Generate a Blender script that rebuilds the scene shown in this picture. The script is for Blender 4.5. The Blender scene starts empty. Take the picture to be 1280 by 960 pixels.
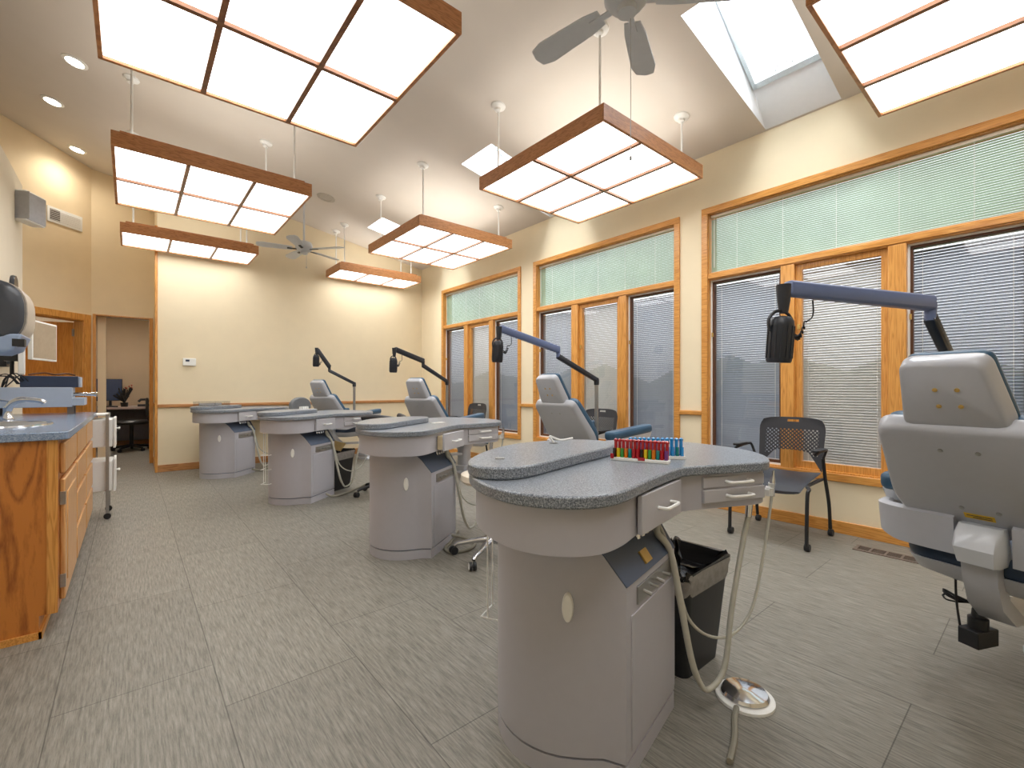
import bpy, bmesh, math, random
from mathutils import Vector, Matrix
random.seed(7)
C = bpy.context.scene.collection
PI = math.pi
R = math.radians

# ------------------------------------------------------------------ materials
MATS = {}
def nt(name):
    m = bpy.data.materials.new(name); m.use_nodes = True
    t = m.node_tree; b = t.nodes['Principled BSDF']
    MATS[name] = m
    return m, t, b
def rgb(r, g, b):
    f = lambda c: ((c/255+0.055)/1.055)**2.4 if c/255 > 0.04045 else c/255/12.92
    return (f(r), f(g), f(b), 1)
def plain(name, col, rough=.5, metal=0, spec=.5, var=.06, scale=30, bump=0, coat=0):
    m, t, b = nt(name)
    b.inputs['Roughness'].default_value = rough; b.inputs['Metallic'].default_value = metal
    b.inputs['Specular IOR Level'].default_value = spec
    b.inputs['Coat Weight'].default_value = coat
    tc = t.nodes.new('ShaderNodeTexCoord'); n = t.nodes.new('ShaderNodeTexNoise'); n.inputs['Scale'].default_value = scale
    n.inputs['Detail'].default_value = 4
    t.links.new(tc.outputs['Object'], n.inputs['Vector'])
    r = t.nodes.new('ShaderNodeValToRGB')
    r.color_ramp.elements[0].position = .3; r.color_ramp.elements[1].position = .7
    r.color_ramp.elements[0].color = tuple(c*(1-var) for c in col[:3])+(1,)
    r.color_ramp.elements[1].color = tuple(min(1, c*(1+var)) for c in col[:3])+(1,)
    t.links.new(n.outputs['Fac'], r.inputs['Fac']); t.links.new(r.outputs['Color'], b.inputs['Base Color'])
    if bump:
        bp = t.nodes.new('ShaderNodeBump'); bp.inputs['Strength'].default_value = bump; bp.inputs['Distance'].default_value = .002
        t.links.new(n.outputs['Fac'], bp.inputs['Height']); t.links.new(bp.outputs['Normal'], b.inputs['Normal'])
    return m
def wood(name, dark, light, scl=(1, 1, 1), rough=.35, fine=60):
    m, t, b = nt(name); b.inputs['Roughness'].default_value = rough; b.inputs['Coat Weight'].default_value = .15
    tc = t.nodes.new('ShaderNodeTexCoord'); mp = t.nodes.new('ShaderNodeMapping'); mp.inputs['Scale'].default_value = scl
    t.links.new(tc.outputs['Object'], mp.inputs['Vector'])
    w = t.nodes.new('ShaderNodeTexNoise'); w.inputs['Scale'].default_value = 3.2; w.inputs['Detail'].default_value = 2; w.inputs['Distortion'].default_value = .25
    t.links.new(mp.outputs['Vector'], w.inputs['Vector'])
    ml = t.nodes.new('ShaderNodeMath'); ml.operation = 'MULTIPLY'; ml.inputs[1].default_value = 11
    fr = t.nodes.new('ShaderNodeMath'); fr.operation = 'PINGPONG'; fr.inputs[1].default_value = 1
    t.links.new(w.outputs['Fac'], ml.inputs[0]); t.links.new(ml.outputs[0], fr.inputs[0])
    n = t.nodes.new('ShaderNodeTexNoise'); n.inputs['Scale'].default_value = fine; n.inputs['Detail'].default_value = 3
    t.links.new(mp.outputs['Vector'], n.inputs['Vector'])
    mx = t.nodes.new('ShaderNodeMix'); mx.data_type = 'FLOAT'; mx.inputs['Factor'].default_value = .45
    t.links.new(fr.outputs[0], mx.inputs['A']); t.links.new(n.outputs['Fac'], mx.inputs['B'])
    r = t.nodes.new('ShaderNodeValToRGB'); r.color_ramp.elements[0].color = dark; r.color_ramp.elements[1].color = light
    r.color_ramp.elements[0].position = .15; r.color_ramp.elements[1].position = .6
    t.links.new(mx.outputs[0], r.inputs['Fac']); t.links.new(r.outputs['Color'], b.inputs['Base Color'])
    return m
def speckle(name, a, c, d, rough=.25):
    m, t, b = nt(name); b.inputs['Roughness'].default_value = rough
    tc = t.nodes.new('ShaderNodeTexCoord'); n = t.nodes.new('ShaderNodeTexNoise')
    n.inputs['Scale'].default_value = 230; n.inputs['Detail'].default_value = 3; n.inputs['Roughness'].default_value = .8
    t.links.new(tc.outputs['Object'], n.inputs['Vector'])
    r = t.nodes.new('ShaderNodeValToRGB'); e = r.color_ramp.elements
    e[0].position = .36; e[0].color = a; e[1].position = .62; e[1].color = d
    k = e.new(.5); k.color = c
    t.links.new(n.outputs['Fac'], r.inputs['Fac']); t.links.new(r.outputs['Color'], b.inputs['Base Color'])
    return m
def emis(name, col, st):
    m, t, b = nt(name)
    b.inputs['Base Color'].default_value = (.8, .8, .8, 1)
    tc = t.nodes.new('ShaderNodeTexCoord'); n = t.nodes.new('ShaderNodeTexNoise'); n.inputs['Scale'].default_value = 2.5
    t.links.new(tc.outputs['Object'], n.inputs['Vector'])
    mr = t.nodes.new('ShaderNodeMapRange'); mr.inputs['To Min'].default_value = st*.85; mr.inputs['To Max'].default_value = st*1.15
    t.links.new(n.outputs['Fac'], mr.inputs['Value']); t.links.new(mr.outputs[0], b.inputs['Emission Strength'])
    b.inputs['Emission Color'].default_value = col
    return m
def glassy(name, tint=(1, 1, 1, 1), fac=.12, rough=.02):
    m = bpy.data.materials.new(name); m.use_nodes = True; t = m.node_tree; t.nodes.clear()
    o = t.nodes.new('ShaderNodeOutputMaterial'); g = t.nodes.new('ShaderNodeBsdfGlossy'); g.inputs['Roughness'].default_value = rough
    tr = t.nodes.new('ShaderNodeBsdfTransparent'); tr.inputs['Color'].default_value = tint
    lw = t.nodes.new('ShaderNodeLayerWeight'); lw.inputs['Blend'].default_value = .5
    pw_ = t.nodes.new('ShaderNodeMath'); pw_.operation = 'POWER'; pw_.inputs[1].default_value = 5
    fr = t.nodes.new('ShaderNodeMath'); fr.operation = 'MULTIPLY'; fr.inputs[1].default_value = .8
    t.links.new(lw.outputs['Facing'], pw_.inputs[0]); t.links.new(pw_.outputs[0], fr.inputs[0])
    ad = t.nodes.new('ShaderNodeMath'); ad.operation = 'ADD'; ad.inputs[1].default_value = fac; ad.use_clamp = True
    mx = t.nodes.new('ShaderNodeMixShader')
    t.links.new(fr.outputs[0], ad.inputs[0]); t.links.new(ad.outputs[0], mx.inputs[0])
    t.links.new(tr.outputs[0], mx.inputs[1]); t.links.new(g.outputs[0], mx.inputs[2]); t.links.new(mx.outputs[0], o.inputs[0])
    MATS[name] = m
    return m
wallm = plain('cream_paint', rgb(239, 224, 192), .75, var=.015, scale=6, spec=.2)
wallg = plain('grey_cream_paint', rgb(222, 212, 192), .8, var=.015, scale=6, spec=.2)
tan = plain('tan_paint', rgb(232, 212, 176), .75, var=.02, scale=5, spec=.2)
ceilm = plain('ceiling_paint', rgb(214, 206, 196), .8, var=.012, scale=4, spec=.2)
whitep = plain('shaft_white', rgb(232, 234, 236), .8, var=.01)
oak_y = wood('golden_oak', rgb(186, 120, 48), rgb(218, 156, 78), (14, .7, 14), fine=20)      # grain along Y
oak_z = wood('golden_oak_upright', rgb(188, 122, 50), rgb(220, 158, 80), (14, 14, .7), fine=20)
oak_x = wood('golden_oak_cross', rgb(158, 104, 58), rgb(200, 144, 90), (.7, 14, 14), fine=20)
oak_panel = wood('dark_oak_panel', rgb(140, 76, 24), rgb(196, 122, 50), (3.2, 3.2, .6), fine=60)
oak_front = wood('oak_drawer', rgb(186, 128, 70), rgb(214, 162, 102), (14, 14, .8), fine=20)
lampoak = wood('lamp_oak', rgb(166, 106, 62), rgb(198, 138, 88), (2, 2, 14), fine=20)
doorm = wood('door_veneer', rgb(196, 122, 48), rgb(214, 144, 66), (7, 7, .6), fine=26)
brownd = plain('dark_jamb', rgb(92, 54, 26), .5)
granite = speckle('grey_solid_surface', rgb(66, 74, 84), rgb(120, 127, 136), rgb(172, 178, 186), .30)
bluetop = speckle('blue_grey_laminate', rgb(92, 112, 140), rgb(124, 142, 166), rgb(162, 176, 196), .18)
lam = plain('taupe_laminate', rgb(178, 177, 184), .42, var=.012)
lamd = plain('taupe_drawer', rgb(184, 183, 188), .38, var=.012)
slate = plain('slate_panel', rgb(78, 90, 110), .35, var=.03)
edge = plain('drawer_core', rgb(226, 208, 172), .5)
white = plain('white_plastic', rgb(238, 238, 234), .35, var=.01)
cream = plain('cream_vinyl', rgb(232, 220, 200), .45, var=.02)
shell = plain('chair_shell', rgb(176, 178, 184), .3, var=.015, coat=.25)
shellw = plain('chair_edge', rgb(200, 204, 210), .3, var=.015, coat=.25)
blue = plain('blue_vinyl', rgb(52, 86, 112), .4, var=.06, scale=12)
navy = plain('navy_vinyl', rgb(30, 48, 70), .4, var=.05)
black = plain('black_plastic', rgb(30, 31, 34), .45, var=.1)
lampb = plain('lamp_black', rgb(38, 42, 50), .4, var=.08)
armblue = plain('lamp_blue_grey', rgb(102, 118, 158), .35, var=.03)
brownarm = plain('arm_inner', rgb(128, 116, 100), .4)
chrome = plain('chrome', rgb(210, 212, 216), .12, metal=1, var=.02)
steel = plain('brushed_steel', rgb(170, 170, 168), .35, metal=.9, var=.05, scale=60)
brass = plain('brass', rgb(206, 170, 96), .35, metal=.5)
hosem = plain('hose_grey', rgb(186, 184, 172), .5)
hosed = plain('hose_taupe', rgb(138, 134, 120), .5)
bag = plain('bin_liner', rgb(22, 22, 24), .15, var=.2, scale=40, bump=1)
bagc = plain('clear_liner', rgb(150, 146, 142), .25, var=.15, scale=40, bump=.6)
paper = plain('kraft_paper', rgb(214, 186, 128), .7)
dgrey = plain('dark_smoke_plastic', rgb(66, 70, 78), .25, var=.05, scale=8)
lblue = plain('light_blue_plastic', rgb(150, 168, 196), .35, var=.02)
beigep = plain('beige_plastic', rgb(196, 184, 168), .4, var=.02)
silver = plain('silver_case', rgb(176, 188, 206), .4, var=.02)
dnavy = plain('dark_blue_case', rgb(44, 58, 84), .4, var=.04)
screen = plain('screen_dark', rgb(50, 64, 92), .2)
screenb = plain('screen_beige', rgb(168, 150, 128), .25)
fanm = plain('fan_white', rgb(206, 210, 216), .4, var=.02)
slatd = plain('blind_slat', rgb(132, 140, 152), .45, var=.06, scale=3)
slatl = plain('blind_slat_light', rgb(176, 175, 170), .45, var=.05, scale=3)
slatg = plain('blind_slat_foliage_light', rgb(160, 184, 160), .5, var=.12, scale=2)  # green light from the foliage outdoors is painted into this slat colour
grille_m = plain('grille_metal', rgb(112, 98, 88), .5)
grille_d = plain('grille_dark', rgb(44, 38, 34), .7)
deskm = plain('desk_laminate', rgb(176, 160, 152), .5)
deskp = plain('desk_panel', rgb(150, 148, 156), .6)
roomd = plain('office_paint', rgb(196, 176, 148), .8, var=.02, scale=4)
yel = plain('warning_yellow', rgb(206, 168, 40), .5)
red = plain('warning_red', rgb(150, 60, 30), .5)
flower = plain('flower_red', rgb(170, 70, 50), .6)
grass = plain('lawn', rgb(90, 110, 60), .9, var=.3, scale=3)
hedge = plain('hedge_green', rgb(78, 104, 58), .9, var=.4, scale=6)
glass = glassy('window_glass', fac=.07)
skyg = glassy('skylight_glass', fac=.0)
clearp = glassy('clear_plastic', (.93, .94, .95, 1), .03, .15)
diff = emis('light_diffuser', (.985, .99, 1, 1), 3.2)
divw = wood('divider_oak', rgb(120, 74, 40), rgb(150, 98, 58), (2, 2, 14), fine=20)
upm = emis('added_uplight_glow', (1, .96, .90, 1), 1.15)
offl = emis('added_room_glow', (1, .96, .9, 1), 34)
downm = emis('downlight_lens', (1, .95, .86, 1), 14)
pats = {k: plain('vial_'+k, rgb(*v), .2, coat=.5) for k, v in dict(red=(170, 14, 30), yellow=(220, 190, 20), orange=(226, 120, 20), teal=(0, 128, 128), black=(30, 10, 14), blue=(30, 140, 206), purple=(110, 50, 120), green=(50, 140, 60)).items()}

# floor: streaky rectangular tiles with thin joints
m, t, b = nt('streaky_vinyl_tile'); floorm = m
b.inputs['Roughness'].default_value = .48
tc = t.nodes.new('ShaderNodeTexCoord'); mp = t.nodes.new('ShaderNodeMapping'); mp.inputs['Scale'].default_value = (26, 1.6, 1)
t.links.new(tc.outputs['Object'], mp.inputs['Vector'])
n = t.nodes.new('ShaderNodeTexNoise'); n.inputs['Scale'].default_value = 5; n.inputs['Detail'].default_value = 6; n.inputs['Roughness'].default_value = .75
t.links.new(mp.outputs['Vector'], n.inputs['Vector'])
r = t.nodes.new('ShaderNodeValToRGB'); r.color_ramp.elements[0].position = .34; r.color_ramp.elements[1].position = .66
r.color_ramp.elements[0].color = rgb(96, 93, 84); r.color_ramp.elements[1].color = rgb(152, 147, 136)
t.links.new(n.outputs['Fac'], r.inputs['Fac'])
mb_ = t.nodes.new('ShaderNodeMapping'); mb_.inputs['Rotation'].default_value = (0, 0, PI/2); mb_.inputs['Location'].default_value = (.95, .21, 0)
t.links.new(tc.outputs['Object'], mb_.inputs['Vector'])
bk = t.nodes.new('ShaderNodeTexBrick'); bk.offset = .34; bk.inputs['Scale'].default_value = 1; bk.inputs['Brick Width'].default_value = .94; bk.inputs['Row Height'].default_value = .47
bk.inputs['Mortar Size'].default_value = .0022; bk.inputs['Color1'].default_value = (.93, .93, .93, 1); bk.inputs['Color2'].default_value = (1.04, 1.04, 1.04, 1); bk.inputs['Mortar'].default_value = (.42, .41, .4, 1)
bk.inputs['Mortar Smooth'].default_value = .3
t.links.new(mb_.outputs['Vector'], bk.inputs['Vector'])
mu = t.nodes.new('ShaderNodeMix'); mu.data_type = 'RGBA'; mu.blend_type = 'MULTIPLY'; mu.inputs['Factor'].default_value = 1
t.links.new(r.outputs['Color'], mu.inputs['A']); t.links.new(bk.outputs['Color'], mu.inputs['B']); t.links.new(mu.outputs['Result'], b.inputs['Base Color'])

# ------------------------------------------------------------------ mesh helpers
class MB:
    def __init__(s): s.v = []; s.f = []
    def add(s, vs, fs, M=None):
        o = len(s.v)
        for p in vs:
            p = Vector(p)
            if M is not None: p = M @ p
            s.v.append(tuple(p))
        for f in fs: s.f.append([i+o for i in f])
        return s
    def box(s, x0, x1, y0, y1, z0, z1, M=None):
        v = [(x, y, z) for z in (z0, z1) for y in (y0, y1) for x in (x0, x1)]
        return s.add(v, [(0, 2, 3, 1), (4, 5, 7, 6), (0, 1, 5, 4), (2, 6, 7, 3), (0, 4, 6, 2), (1, 3, 7, 5)], M)
    def loft(s, rings, M=None, cap0=True, cap1=True):
        n = len(rings[0]); vs = [p for r_ in rings for p in r_]; fs = []
        for k in range(len(rings)-1):
            for i in range(n):
                j = (i+1) % n
                fs.append((k*n+i, k*n+j, (k+1)*n+j, (k+1)*n+i))
        if cap0: fs.append(tuple(range(n-1, -1, -1)))
        if cap1: fs.append(tuple((len(rings)-1)*n+i for i in range(n)))
        return s.add(vs, fs, M)
    def prism(s, pts, z0, z1, M=None):
        return s.loft([[(x, y, z0) for x, y in pts], [(x, y, z1) for x, y in pts]], M)
    def tube(s, pts, rad, n=8, M=None):
        pts = [Vector(p) for p in pts]; rings = []
        rr = rad if isinstance(rad, (list, tuple)) else [rad]*len(pts)
        up = None
        for i, p in enumerate(pts):
            d = (pts[min(i+1, len(pts)-1)]-pts[max(i-1, 0)])
            if d.length < 1e-9: d = Vector((0, 0, 1))
            d.normalize()
            if up is None:
                a = Vector((0, 0, 1)) if abs(d.z) < .9 else Vector((1, 0, 0))
                up = d.cross(a).normalized()
            else:
                up = (up-d*up.dot(d)).normalized()
            w = d.cross(up)
            rings.append([tuple(p+(up*math.cos(2*PI*k/n)+w*math.sin(2*PI*k/n))*rr[i]) for k in range(n)])
        return s.loft(rings, M)
    def lathe(s, prof, n=24, M=None):
        rings = [[(r_*math.cos(2*PI*k/n), r_*math.sin(2*PI*k/n), z) for k in range(n)] for r_, z in prof]
        return s.loft(rings, M)
def spline(pts, k=6, closed=False):
    P = [Vector(p) for p in pts]; n = len(P); out = []
    rng = range(n if closed else n-1)
    for i in rng:
        p0 = P[(i-1) % n] if closed or i > 0 else P[0]; p1 = P[i]; p2 = P[(i+1) % n]
        p3 = P[(i+2) % n] if closed or i+2 < n else P[-1]
        for j in range(k):
            t_ = j/k
            out.append(.5*((2*p1)+(p2-p0)*t_+(2*p0-5*p1+4*p2-p3)*t_**2+(3*p1-p0-3*p2+p3)*t_**3))
    if not closed: out.append(P[-1])
    return [tuple(p) for p in out]
def rrect(w, h, r_, n=5, cx=0, cy=0):
    out = []
    for (sx, sy, a0) in ((1, 1, 0), (-1, 1, PI/2), (-1, -1, PI), (1, -1, 1.5*PI)):
        for k in range(n+1):
            a = a0+PI/2*k/n
            out.append((cx+sx*(w/2-r_)+r_*math.cos(a), cy+sy*(h/2-r_)+r_*math.sin(a)))
    return out
def offset(pts, d):
    n = len(pts); out = []
    for i in range(n):
        a = Vector(pts[i-1]); b_ = Vector(pts[i]); c = Vector(pts[(i+1) % n])
        t1 = (b_-a); t2 = (c-b_)
        if t1.length < 1e-7: t1 = t2
        if t2.length < 1e-7: t2 = t1
        t1 = t1.normalized(); t2 = t2.normalized()
        n1 = Vector((-t1.y, t1.x)); n2 = Vector((-t2.y, t2.x)); nn = (n1+n2)
        nn = nn/max(.6, nn.length**2/2) if nn.length > 1e-6 else n1
        out.append((b_.x+nn.x*d, b_.y+nn.y*d))
    return out
def obj(name, mb, mat, parent=None, smooth=False, bevel=0, seg=2, label=None, loc=None, rot=None):
    me = bpy.data.meshes.new(name); me.from_pydata(mb.v, [], mb.f)
    bm = bmesh.new(); bm.from_mesh(me); bmesh.ops.recalc_face_normals(bm, faces=bm.faces); bm.to_mesh(me); bm.free()
    me.materials.append(mat)
    o = bpy.data.objects.new(name, me); C.objects.link(o)
    if parent: o.parent = parent
    if smooth:
        for p in me.polygons: p.use_smooth = True
        try:
            me.set_sharp_from_angle(angle=R(40))
        except Exception: pass
    if bevel:
        bv = o.modifiers.new('bevel', 'BEVEL'); bv.width = bevel; bv.segments = seg; bv.limit_method = 'ANGLE'; bv.angle_limit = R(40)
        for p in me.polygons: p.use_smooth = True
        try: me.set_sharp_from_angle(angle=R(60))
        except Exception: pass
        bv.harden_normals = False
    if label: o['label'] = label
    if loc: o.location = loc
    if rot: o.rotation_euler = rot
    return o
def thing(name, label, cat, loc=(0, 0, 0), rz=0, group=None):
    o = bpy.data.objects.new(name, None); C.objects.link(o); o.empty_display_size = .1
    o.location = loc; o.rotation_euler = (0, 0, rz)
    o['label'] = label; o['category'] = cat
    if group: o['group'] = group
    return o
def tag(o, label, cat, group=None):
    o['label'] = label; o['category'] = cat
    if group: o['group'] = group
    return o
def struct(name, mb, mat, **k):
    o = obj(name, mb, mat, **k); o['kind'] = 'structure'; return o
def kids(o): return [x for x in bpy.data.objects if x.parent == o]
def dup(root, loc, rz, label, group=None):
    r_ = root.copy(); C.objects.link(r_); r_.location = loc; r_.rotation_euler = (0, 0, rz); r_['label'] = label
    if group: r_['group'] = group
    for ch in kids(root):
        c = ch.copy(); C.objects.link(c); c.parent = r_
        for g in kids(ch):
            d = g.copy(); C.objects.link(d); d.parent = c
    return r_
def T(x, y, z): return Matrix.Translation((x, y, z))
def RX(a): return Matrix.Rotation(a, 4, 'X')
def RY(a): return Matrix.Rotation(a, 4, 'Y')
def RZ(a): return Matrix.Rotation(a, 4, 'Z')

# ------------------------------------------------------------------ room
XW, YF, YR = 4.24, 7.72, 8.75
def zc(x): return 3.366+.185*(XW-x)
XL = -3.0; YN = -2.2
o = MB().box(XL, XW+.2, YN, 12.0, -.1, 0); struct('floor', o, floorm)
# ceiling with three skylight wells
SKY = [(1.06, 1.61), (3.70, 4.25), (6.33, 6.87)]; SX0, SX1 = 2.83, 4.22
cb = MB()
def cslab(x0, x1, y0, y1):
    v = []
    for dz in (0, .06):
        for y in (y0, y1):
            for x in (x0, x1): v.append((x, y, zc(x)+dz))
    cb.add(v, [(0, 2, 3, 1), (4, 5, 7, 6), (0, 1, 5, 4), (2, 6, 7, 3), (0, 4, 6, 2), (1, 3, 7, 5)])
cslab(XL, SX0, YN, YR+.2); cslab(SX1, XW+.15, YN, YF+.12)
ys = [YN]+[v for s_ in SKY for v in s_]+[YF+.12]
for k in range(0, len(ys), 2): cslab(SX0, SX1, ys[k], ys[k+1])
struct('ceiling', cb, ceilm)
def gz(x): return 3.60+.60*(3.92-x)
for k, (a, b_) in enumerate(SKY):
    w = MB()
    lo = [(SX0, a, zc(SX0)), (SX1, a, zc(SX1)), (SX1, b_, zc(SX1)), (SX0, b_, zc(SX0))]
    hi = [(SX0+.06, a+.02, gz(SX0+.06)), (3.92, a+.02, gz(3.92)), (3.92, b_-.02, gz(3.92)), (SX0+.06, b_-.02, gz(SX0+.06))]
    w.loft([lo, hi], cap0=False, cap1=False)
    lo2 = [(x+(.03 if i in (1, 2) else -.03), y+(.03 if i > 1 else -.03), z+.02) for i, (x, y, z) in enumerate(lo)]
    hi2 = [(x+(.03 if i in (1, 2) else -.03), y+(.03 if i > 1 else -.03), z) for i, (x, y, z) in enumerate(hi)]
    w.loft([lo2, hi2], cap0=False, cap1=False)
    root = struct('window_%d' % (k+4), w, whitep)
    fr = MB()
    for (x0, x1, y0, y1) in ((SX0+.06, 3.92, a+.02, a+.05), (SX0+.06, 3.92, b_-.05, b_-.02), (3.88, 3.92, a+.02, b_-.02), (SX0+.06, SX0+.10, a+.02, b_-.02)):
        v = [(x, y, gz(x)-dz) for dz in (.03, -.02) for y in (y0, y1) for x in (x0, x1)]
        fr.add(v, [(0, 2, 3, 1), (4, 5, 7, 6), (0, 1, 5, 4), (2, 6, 7, 3), (0, 4, 6, 2), (1, 3, 7, 5)])
    obj('skylight_frame', fr, plain('skylight_frame_%d' % k, rgb(196, 206, 210), .4), root)
    g = MB().add([(SX0+.08, a+.03, gz(SX0+.08)), (3.90, a+.03, gz(3.90)), (3.90, b_-.03, gz(3.90)), (SX0+.08, b_-.03, gz(SX0+.08))], [(0, 1, 2, 3)])
    obj('pane', g, skyg, root)
    h = MB().tube([(3.86, (a+b_)/2-.06, gz(3.86)-.035), (3.82, (a+b_)/2-.06, gz(3.82)-.05), (3.82, (a+b_)/2+.06, gz(3.82)-.05), (3.86, (a+b_)/2+.06, gz(3.86)-.035)], .005, 6)
    obj('handle', h, steel, root)
# window wall
W = [(.03, 2.19), (2.42, 4.585), (4.85, 6.98)]; ZS, ZH = .40, 2.85
IN = .05
wb = MB(); XO = XW+.16
wb.box(XW, XO, YN, YF+.12, 0, ZS+IN); wb.box(XW, XO, YN, YF+.12, ZH-IN, zc(XW)+.02)
yy = [YN]+[q for s_ in W for q in (s_[0]+IN, s_[1]-IN)]+[YF+.12]
for k in range(0, len(yy), 2): wb.box(XW, XO, yy[k], yy[k+1], ZS+IN, ZH-IN)
struct('wall_right', wb, wallm)
struct('wall_far', MB().box(.28, XW, YF, YF+.12, 0, 4.3), wallm)
struct('wall_near', MB().box(XL, XW+.16, YN-.12, YN, 0, 5), wallm)
struct('wall_corridor', MB().box(XL-.12, XL, YN, 12, 0, 5), tan)
# partition on the left
struct('wall_left', MB().box(-.92, -.80, YN, 6.44, 0, 3.09), wallg)
# return wall beside the recess
struct('wall_return', MB().box(.28, .40, YF+.12, YR+.16, 0, 4.3), tan)
# recess wall with opening
rw = MB(); OX0, OX1, OZ = -.385, .235, 2.18
rw.box(-.50, OX0, YR, YR+.14, 0, 4.4); rw.box(OX1, .28, YR, YR+.14, 0, 4.4); rw.box(OX0, OX1, YR, YR+.14, OZ, 4.4)
struct('wall_recess', rw, tan)
# diagonal wall with doorway
P0 = Matrix(((-.70711, -.70711, 0, -.42), (-.70711, .70711, 0, 8.75), (0, 0, 1, 0), (0, 0, 0, 1)))  # local x = along wall to the left, y = away from room, z up
dw = MB(); D0, D1, DZ = .09, .92, 2.08
dw.box(-.02, D0, 0, .14, 0, 4.9, P0); dw.box(D0, D1, 0, .14, DZ, 4.9, P0); dw.box(D1, 3.6, 0, .14, 0, 4.9, P0)
struct('wall_diagonal', dw, tan)
cs = MB()
cs.box(D0-.075, D0+.012, -.018, 0, 0, DZ+.075, P0); cs.box(D1-.012, D1+.075, -.018, 0, 0, DZ+.075, P0); cs.box(D0+.012, D1-.012, -.018, 0, DZ-.012, DZ+.075, P0)
cs.box(D0, D0+.025, 0, .14, 0, DZ, P0); cs.box(D1-.025, D1, 0, .14, 0, DZ, P0); cs.box(D0+.025, D1-.025, 0, .14, DZ-.025, DZ, P0)
struct('trim_1', cs, oak_z, bevel=.003)
dr = MB(); Md = P0 @ T(D0+.03, .14, 0) @ RZ(R(62)); dr.box(0, .78, 0, .04, .01, 2.04, Md)
droot = struct('door_1', dr, doorm, bevel=.002)
dk = MB().tube([Md @ Vector((.72, 0, 1.0)), Md @ Vector((.72, -.06, 1.0)), Md @ Vector((.62, -.065, 1.0))], .011, 8); obj('door_handle', dk, steel, droot)
for hz in (.25, 1.05, 1.85): obj('hinge', MB().box(-.012, .012, -.012, .05, hz, hz+.1, Md), steel, droot)
# rooms behind the two doorways
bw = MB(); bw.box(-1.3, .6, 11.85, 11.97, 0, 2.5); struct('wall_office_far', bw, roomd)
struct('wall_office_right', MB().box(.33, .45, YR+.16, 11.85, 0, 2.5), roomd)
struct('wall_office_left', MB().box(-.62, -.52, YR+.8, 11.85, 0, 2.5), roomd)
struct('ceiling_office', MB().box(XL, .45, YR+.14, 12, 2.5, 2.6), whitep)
struct('wall_side_room', MB().box(XL, -.62, 10.6, 10.7, 0, 2.5), cream)
struct('baseboard_office', MB().box(-.52, .33, 11.835, 11.85, 0, .1), oak_x)
# trims
struct('baseboard_far', MB().box(.28, XW, YF-.016, YF, 0, .095), oak_x, bevel=.004)
struct('baseboard_right', MB().box(XW-.016, XW, YN, YF-.016, 0, .095), oak_y, bevel=.004)
struct('baseboard_return', MB().box(.265, .28, YF+.0, YR, 0, .095), oak_y)
struct('baseboard_recess', MB().box(-.42, OX0-.01, YR-.016, YR, 0, .095), oak_x)
struct('trim_2', MB().box(.28, XW-.02, YF-.026, YF, .865, .91), oak_x, bevel=.008)
cr = MB()
for a, b_ in ((YN, W[0][0]), (W[0][1], W[1][0]), (W[1][1], W[2][0]), (W[2][1], YF-.026)): cr.box(XW-.026, XW, a, b_, .865, .91)
struct('trim_3', cr, oak_y, bevel=.008)
struct('trim_4', MB().box(.252, .283, YF-.02, YF+.012, 0, 3.3), oak_z, bevel=.004)
struct('trim_5', MB().box(.262, .28, YF+.02, YR, .865, .91), oak_y)
ot = MB(); ot.box(OX0-.02, OX0+.012, YR-.012, YR+.14, 0, OZ); ot.box(OX1-.012, OX1+.03, YR-.012, YR+.14, 0, OZ+.0); ot.box(OX0, OX1, YR, YR+.14, OZ-.012, OZ)
struct('trim_6', ot, oak_z)
# the pale jamb just inside the opening
struct('wall_stub', MB().box(-.36, -.27, YR+.16, YR+.30, 0, 2.4), wallm)

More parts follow.
